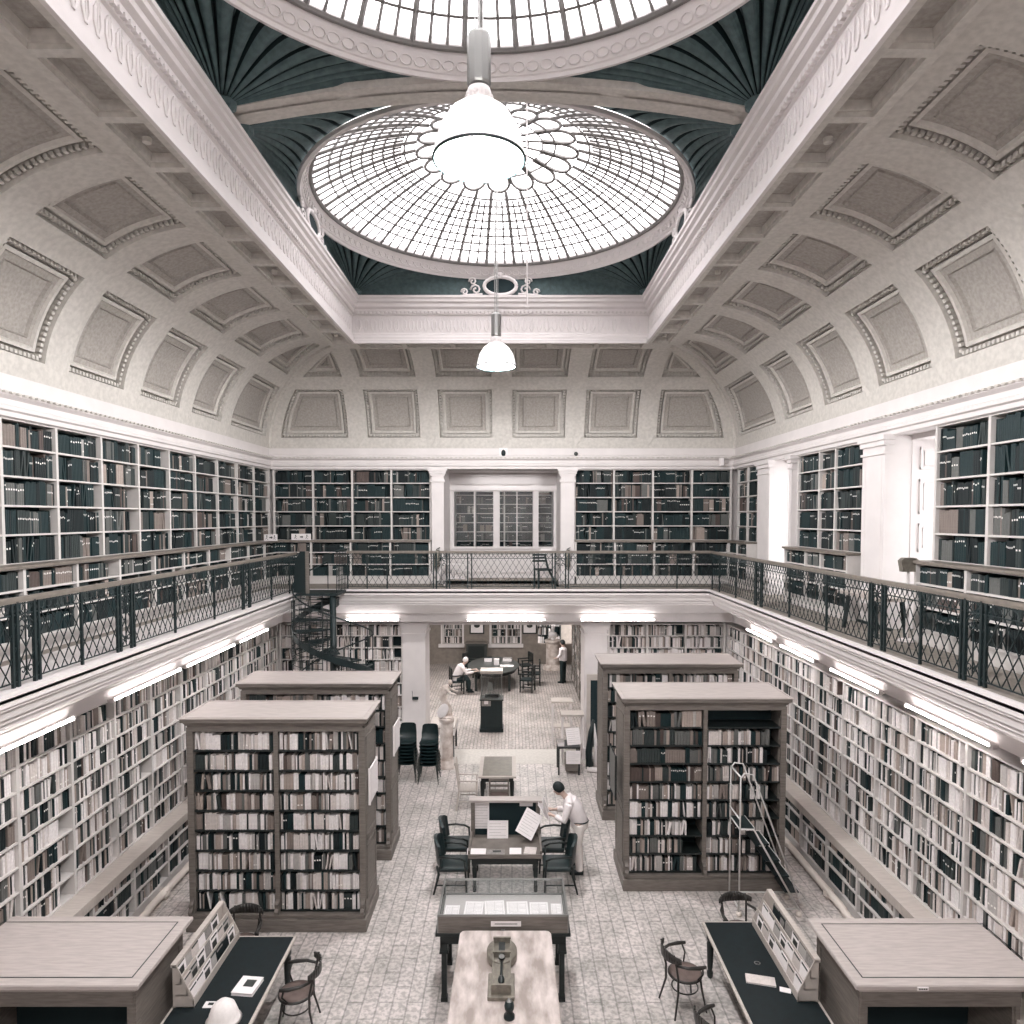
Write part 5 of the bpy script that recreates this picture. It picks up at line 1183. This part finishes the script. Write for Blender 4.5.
t = thing('dust_sheet_bundle', 'dark bag with white cloth leaning at the foot of the right archway pillar', 'bag', (2.25, 17.45, 0)); m = MB(); m.tube([(-.06, 0, .06), (-.08, .02, .5), (-.02, .05, 1.0), (.04, .1, 1.3)], [.1, .09, .07, .03], 8); m.build('bag', BLACK, t, True)
m = MB(); m.tube([(-.14, -.05, .07), (.1, -.1, .06), (.5, -.08, .07)], .07, 10); m.tube([(.1, 0, .05), (.1, .05, .7), (.06, .1, 1.2)], [.07, .05, .02], 8); m.build('white_cloth', PAINT, t, True)
# gallery things
def sign(x, y, z, w, lab):
    t = thing('exit_sign', lab, 'sign', (x, y, z)); MB().box(-w/2, w/2, 0, .02, 0, .17).build('sign_plate', PAPER, t)
    m = MB()
    for q in (-w*.28, w*.3):
        m.ell((q, -.002, .13), (.016, .004, .016), 8); m.bar((q, -.003, .12), (q-.01, -.003, .07), .022, .006); m.bar((q-.01, -.003, .07), (q+.03, -.003, .03), .012, .006); m.bar((q-.01, -.003, .07), (q-.04, -.003, .04), .012, .006); m.bar((q, -.003, .11), (q+.035, -.003, .09), .01, .006)
    m.bar((-.03, -.003, .085), (.04, -.003, .085), .006, .03); m.bar((.02, -.003, .11), (.05, -.003, .085), .006, .016); m.bar((.02, -.003, .06), (.05, -.003, .085), .006, .016)
    m.build('pictogram', IRON, t)
sign(-5.42, YB-.29, 5.89, .52, 'white running-figure sign on the back gallery shelf near the stair'); o = [x for x in bpy.data.objects if x.name.startswith('exit_sign')][-1]
sign(-6.02, YB-.9, 5.89, .34, 'small white running-figure sign on the left gallery ledge in the corner')
CH = thing('gallery_chair', 'dark metal chair with a white paper on its back, before the gallery doorway', 'chair', (1.1, 17.75, ZG), R(15)); CH['group'] = 'gallery seats'
m = MB()
for z in (.62, .7, .78): m.box(-.32, .05, .2, .24, z, z+.05)
m.build('back_slat', BLACK, CH); MB().tube([(.0, .2, .82), (.02, 0, .48), (.2, -.1, .08), (.28, -.12, 0)], .03, 8).build('frame_bend', BLACK, CH, True)
MB().box(-.3, .08, -.25, .2, .42, .46).build('seat', BLACK, CH)
for a in ((-.27, -.2), (-.27, .18)): MB().bar((*a, 0), (*a, .42), .025).build('leg', BLACK, CH)
flat_book('papers', 1.08, 17.98, 5.54, .3, .06, .14, R(15), 'white paper bag standing on the dark gallery chair back', PAPER, False, 'papers')
t = thing('book_trolley', 'low white trolley of papers left of the gallery doorway', 'trolley', (-1.25, 18.0, ZG)); MB().box(-.32, .32, -.2, .2, .55, .58).build('top_shelf', PAINT, t); MB().box(-.32, .32, -.2, .2, .18, .21).build('low_shelf', PAINT, t)
for a in (-.3, .3):
    for b in (-.18, .18): MB().bar((a, b, 0), (a, b, .7), .03).build('leg', PAINT, t)
m = MB()
for k in range(7): m.box(-.24+.07*k, -.2+.07*k, -.12, .08, .21, .21+random.uniform(.12, .26))
o = m.build('files', [BOOKM[9]]); o.location = (-1.25, 18.0, ZG); tag(o, 'row of white files on the low trolley shelf', 'files', None, 'stuff')
for x, lab in ((-1.8, 'grey fire extinguisher hanging on the left gallery pilaster'), (1.68, 'grey fire extinguisher hanging on the right gallery pilaster')):
    t = thing('fire_extinguisher', lab, 'extinguisher', (x, 18.42, ZG+.45)); MB().lathe([(0, 0), (.07, 0), (.075, .03), (.075, .36), (.04, .42), (.03, .46), (0, .46)], n=16).build('cylinder', BRW, t, True); m = MB(); m.bar((-.02, 0, .47), (.08, 0, .52), .025); m.tube([(.03, 0, .46), (.1, 0, .4), (.1, 0, .15)], .01, 6); m.build('hose', BLACK, t)
t = thing('gallery_bench', 'wooden window table with dark legs on the right gallery', 'table', (5.78, 10.6, ZG)); MB().box(-.28, .28, -.62, .62, .55, .6).build('tabletop', WOODH, t)
for a in (-.22, .22):
    for b in (-.5, .5): MB().bar((a, b, 0), (a*.9, b*.8, .55), .05).build('leg', BLACK, t)
MB().bar((0, -.5, .12), (0, .5, .12), .04).build('stretcher', BLACK, t)
t = thing('task_lamp', 'small grey lectern head on a post beside the near right gallery bookcase', 'stand', (5.88, 9.88, ZG)); MB().tube([(0, 0, 0), (0, 0, 1.02)], .02, 8).build('pole', PAINT, t); MB().lathe([(0, 0), (.12, 0), (.1, .03), (0, .03)], n=14).build('base', PAINT, t); m = MB(); m.prism([(-.1, 0), (.1, 0), (.13, .16), (.08, .2), (-.08, .2), (-.13, .16)], -.05, .05, M=Matrix(((1, 0, 0, 0), (0, 0, 1, 0), (0, 1, 0, 1.0), (0, 0, 0, 1)))); m.build('head', IRON if False else BRW, t)
t = thing('camera_bracket', 'small black security camera on a white plate above the gallery doorway', 'camera', (-.03, YB-.0, 8.22)); MB().box(-.11, .11, -.02, 0, -.1, .14).build('mounting_plate', PAPER, t); MB().ell((0, -.06, .0), (.06, .06, .09), 12).build('dome_lens', BLACK, t, True)
t = thing('smoke_detector', 'small dark round detector on the wall right of the gallery doorway', 'detector', (1.92, YB-.02, 8.2)); MB().ell((0, -.02, 0), (.055, .04, .055), 12).build('body', IRON, t, True)
t = thing('wall_box', 'small white sensor box under the cornice at the back right', 'box', (5.78, YB-.2, 7.95)); MB().box(-.05, .05, -.06, .04, -.08, .12).build('body', PAPER, t)
# ================================================================ PEOPLE
def head(m, c, yaw, pitch=0, s=1.0):
    M = Matrix.Rotation(yaw, 4, 'Z') @ Matrix.Rotation(pitch, 4, 'X'); c = Vector(c); q = lambda x, y, z: c+(M @ Vector((x, y, z)))*s   # face toward +y
    m.ell(c, (.074*s, .094*s, .112*s), 18, M=M); m.ell(q(0, .03, -.055), (.052*s, .06*s, .06*s), 14, M=M)
    m.ell(q(0, .098, -.01), (.012*s, .02*s, .026*s), 8, M=M); m.ell(q(0, .085, -.055), (.024*s, .012*s, .012*s), 8, M=M)
    for sx in (-1, 1): m.ell(q(sx*.076, -.005, -.01), (.01*s, .02*s, .03*s), 8, M=M); m.ell(q(sx*.03, .083, .028), (.02*s, .012*s, .008*s), 8, M=M)
    return q, M
def hair(c, yaw, pitch, mt, parent, s=1.0, thick=1.07):
    M = Matrix.Rotation(yaw, 4, 'Z') @ Matrix.Rotation(pitch, 4, 'X'); c = Vector(c); m = MB(); n = 20; st = 12; b = 0
    for i in range(st+1):
        for k in range(n):
            a = 2*pi*k/n; front = max(0, sin(a)); tmax = R(118)-R(62)*front**1.5; t_ = tmax*i/st
            wob = 1+.02*sin(7*a+3*i)
            p = Vector((.082*thick*s*sin(t_)*cos(a)*wob, .1*thick*s*sin(t_)*sin(a)*wob-.006, .118*thick*s*cos(t_))); m.v.append(tuple(c+M @ p))
    for i in range(st):
        for k in range(n): m.f.append((i*n+k, (i+1)*n+k, (i+1)*n+(k+1) % n, i*n+(k+1) % n)); m.m.append(0)
    o = m.build('hair', mt, parent, True); sd = o.modifiers.new('thick', 'SOLIDIFY'); sd.thickness = .014; return o
def eyes(q, parent):
    m = MB(); m2 = MB()
    for sx in (-1, 1): m.ell(q(sx*.03, .088, .012), (.011, .006, .007), 8); m2.ell(q(sx*.03, .093, .012), (.005, .003, .005), 6)
    e_ = m.build('eye', PAPER, parent, True); m2.build('pupil', BLACK, e_, True)
def hand(m, w, d, up, curl=.5, side=1):
    # w wrist point, d direction of the fingers, up = back of the hand
    w, d, up = Vector(w), Vector(d).normalized(), Vector(up).normalized(); x = d.cross(up).normalized()*side
    m.tube([w, w+d*.03, w+d*.085], [.024, .03, .032], 10); m.ell(w+d*.05, (.034, .034, .02), 10) 
    for i, (o, L) in enumerate(((-.03, .062), (-.01, .074), (.011, .07), (.031, .055))):
        b = w+d*.08+x*o; p1 = b+d*L*.45-up*L*.1*curl; p2 = p1+d*L*.35*(1-curl*.6)-up*L*.4*curl; p3 = p2+d*L*.2*(1-curl)-up*L*.35*curl
        m.tube([b-d*.01, p1, p2, p3], [.0095, .009, .0085, .007], 8)
    b = w+d*.02-x*.025; m.tube([b, b-x*.025+d*.025-up*.008, b-x*.03+d*.06-up*.015], [.013, .011, .009], 8)
# standing man reading, facing left (-x); figure built in local space facing +y, then turned
def standing_man():
    t = thing('person', 'dark-haired person in white shirt and pale trousers, reading a paper beside the desk', 'person', (1.42, 12.42, 0), R(84)); t.scale = (1.04, 1.0, 1.045)
    # skin: head, neck, forearms, hands
    m = MB(); H = Vector((0, .37, 1.47)); q, M = head(m, H, 0, R(-32))
    m.tube([(0, .2, 1.28), (0, .26, 1.35), (0, .33, 1.42)], [.062, .052, .052], 12)
    m.tube([(0, 0, .95), (0, .06, 1.1), (0, .16, 1.25)], [.11, .12, .11], 12)
    for sx in (-1, 1):
        m.tube([(sx*.09, .0, .92), (sx*.1, .02, .5), (sx*.11, -.02, .1)], [.08, .055, .035], 10)
        sh_, el, wr = (sx*.19, .18, 1.26), (sx*.24, .26, 1.0), (sx*.12, .48, 1.04)
        m.tube([sh_, el, wr], [.042, .038, .025], 10); hand(m, wr, (-sx*.15, 1, .1), (sx*.4, 0, 1), .65, sx)
    remesh_body(m, 'body', SKIN, t, .008)
    eyes(q, t); hair(H, 0, R(-32), HAIRD, t)
    m = MB(); m.tube([(0, -.02, .84), (0, .0, .95), (0, .08, 1.12), (0, .17, 1.25), (0, .22, 1.32)], [.155, .155, .165, .155, .07], 20)
    m.tube([(-.19, .17, 1.25), (-.08, .18, 1.29), (.08, .18, 1.29), (.19, .17, 1.25)], [.068, .075, .075, .068], 12)
    for sx in (-1, 1): m.tube([(sx*.18, .18, 1.26), (sx*.225, .22, 1.12), (sx*.245, .26, 1.0), (sx*.2, .35, 1.02), (sx*.16, .41, 1.03)], [.075, .068, .062, .056, .05], 12)
    remesh_body(m, 'shirt', SHIRT, t, .012)
    m = MB(); m.tube([(0, -.02, .8), (0, -.02, .93)], [.16, .15], 18)
    for sx in (-1, 1): m.tube([(sx*.08, -.02, .88), (sx*.1, .02, .5), (sx*.11, -.01, .28), (sx*.115, -.02, .08)], [.105, .08, .072, .07], 14)
    remesh_body(m, 'trousers', TROUS, t, .012)
    MB().tube([(0.155*cos(2*pi*k/20), -.02+.155*sin(2*pi*k/20), .92) for k in range(21)], .012, 6, caps=False).build('belt', BLACK, t, True)
    for sx in (-1, 1):
        m = MB(); m.tube([(sx*.115, -.09, .04), (sx*.12, .02, .045), (sx*.125, .16, .03)], [.04, .048, .035], 12); o = m.build('shoe', BLACK, t, True)
        o.scale = (1, 1, 1)
    return t
standing_man()
t = thing('newspaper', 'folded white paper held by the standing person', 'paper', (.88, 12.36, 1.06), R(84)); m = MB(); m.add([(-.17, 0, 0), (.17, 0, 0), (.17, .12, .3), (-.17, .12, .3)], [(0, 1, 2, 3)]); m.add([(-.17, .01, 0), (.17, .01, 0), (.19, .2, .26), (-.15, .2, .26)], [(0, 1, 2, 3)]); o = m.build('sheet', PAPER, t); sd = o.modifiers.new('thick', 'SOLIDIFY'); sd.thickness = .004
m = MB()
for k in range(5): m.bar((-.14, .02+.02*k-.004, .05+.05*k), (.1, .02+.02*k-.004, .05+.05*k), .004)
m.build('print', PAPERG, t)
def seated(lab, loc, rz, hairm, shirt, trous, reach=.35, vox=.016, scale=1, lean=.1):
    t = thing('person', lab, 'person', loc, rz); m = MB(); H = Vector((0, .12+lean, 1.2)); q, M = head(m, H, 0, R(-18)); m.tube([(0, .04+lean*.8, 1.0), (0, .08+lean, 1.14)], [.06, .052], 12); m.tube([(0, -.05, .52), (0, lean*.6, .95)], [.12, .13], 12)
    for sx in (-1, 1):
        m.tube([(sx*.09, -.02, .52), (sx*.12, .4, .52), (sx*.12, .42, .1)], [.075, .055, .04], 10)
        m.tube([(sx*.19, lean*.8, .98), (sx*.25, .12+lean, .76), (sx*.16, reach+lean, .8)], [.045, .04, .026], 10); hand(m, (sx*.16, reach+lean, .8), (-sx*.1, 1, 0), (0, 0, 1), .3, sx)
    remesh_body(m, 'body', SKIN, t, vox*.7); eyes(q, t); hair(H, 0, R(-18), hairm, t)
    m = MB(); m.tube([(0, -.07, .46), (0, -.04, .6), (0, lean*.5, .85), (0, lean*.8, 1.0), (0, lean*.95, 1.06)], [.16, .165, .17, .15, .07], 18); m.tube([(-.18, lean*.8, .97), (0, lean*.85, 1.02), (.18, lean*.8, .97)], [.07, .08, .07], 12)
    for sx in (-1, 1): m.tube([(sx*.18, lean*.8, .98), (sx*.25, .12+lean, .76), (sx*.19, reach*.75+lean, .79)], [.075, .062, .05], 12)
    remesh_body(m, 'shirt', shirt, t, vox)
    m = MB(); m.tube([(0, -.06, .5), (0, 0, .52)], [.15, .14], 14)
    for sx in (-1, 1): m.tube([(sx*.09, -.04, .53), (sx*.12, .38, .54), (sx*.12, .42, .44), (sx*.12, .42, .1)], [.1, .08, .075, .06], 12)
    remesh_body(m, 'trousers', trous, t, vox)
    for sx in (-1, 1): MB().tube([(sx*.12, .36, .045), (sx*.12, .48, .045), (sx*.125, .6, .03)], [.04, .045, .032], 10).build('shoe', BLACK, t, True)
    return t
seated('white-haired person in a white shirt seated at the oval table, reaching across it', (-1.83, 25.35, 0), R(-75), HAIRW, SHIRT, DCLOTH, .5, .02, 1, .2)
seated('person in broad white hat cut off at bottom edge, at left dark table', (-2.96, 7.15, -.12), R(0), HAIRW, SHIRT, DCLOTH, .3, .014, 1, .08)
MB().lathe([(0, 1.34), (.06, 1.33), (.12, 1.28), (.15, 1.2), (.165, 1.14), (.19, 1.12), (.17, 1.13), (.14, 1.15)], (0, .19, .0), 24).build('hat', mat('white_hat_felt', (232, 226, 224), .9, var=.08, scale=30), bpy.data.objects[[o.name for o in bpy.data.objects if o.get('label', '').startswith('person in broad')][0]], True)
t = thing('plain_stool', 'low wooden stool under the person at the bottom edge', 'stool', (-2.98, 7.08, -.0)); MB().box(-.2, .2, -.2, .2, .38, .42).build('seat', WOOD, t)
for a in (-.17, .17):
    for b in (-.17, .17): MB().box(a-.02, a+.02, b-.02, b+.02, 0, .38).build('leg', WOOD, t)
t = thing('person', 'person in white top and dark trousers standing in the far right aisle', 'person', (2.2, 26.9, 0), R(60)); m = MB(); q, M = head(m, (0, .02, 1.58), 0); m.tube([(0, 0, 1.35), (0, 0, 1.5)], .055, 10); m.tube([(0, 0, .9), (0, 0, 1.35)], .12, 12)
for sx in (-1, 1): m.tube([(sx*.18, 0, 1.36), (sx*.22, .02, 1.1), (sx*.2, .2, .98)], [.045, .04, .03], 8); hand(m, (sx*.2, .2, .98), (0, 1, 0), (0, 0, 1), .4, sx)
remesh_body(m, 'body', SKIN, t, .014); hair((0, .02, 1.58), 0, 0, HAIRD, t)
m = MB(); m.tube([(0, 0, .88), (0, 0, 1.1), (0, 0, 1.35), (0, 0, 1.42)], [.16, .16, .16, .07], 16)
for sx in (-1, 1): m.tube([(sx*.16, 0, 1.36), (sx*.22, .02, 1.12), (sx*.21, .14, 1.02)], [.07, .06, .05], 10)
remesh_body(m, 'shirt', SHIRT, t, .02); m = MB(); m.tube([(0, 0, .82), (0, 0, .92)], [.15, .15], 14)
for sx in (-1, 1): m.tube([(sx*.08, 0, .88), (sx*.1, 0, .5), (sx*.1, 0, .05)], [.1, .08, .07], 12)
remesh_body(m, 'trousers', DCLOTH, t, .02)
for sx in (-1, 1): MB().tube([(sx*.1, -.08, .04), (sx*.11, .16, .03)], [.045, .035], 10).build('shoe', BLACK, t, True)
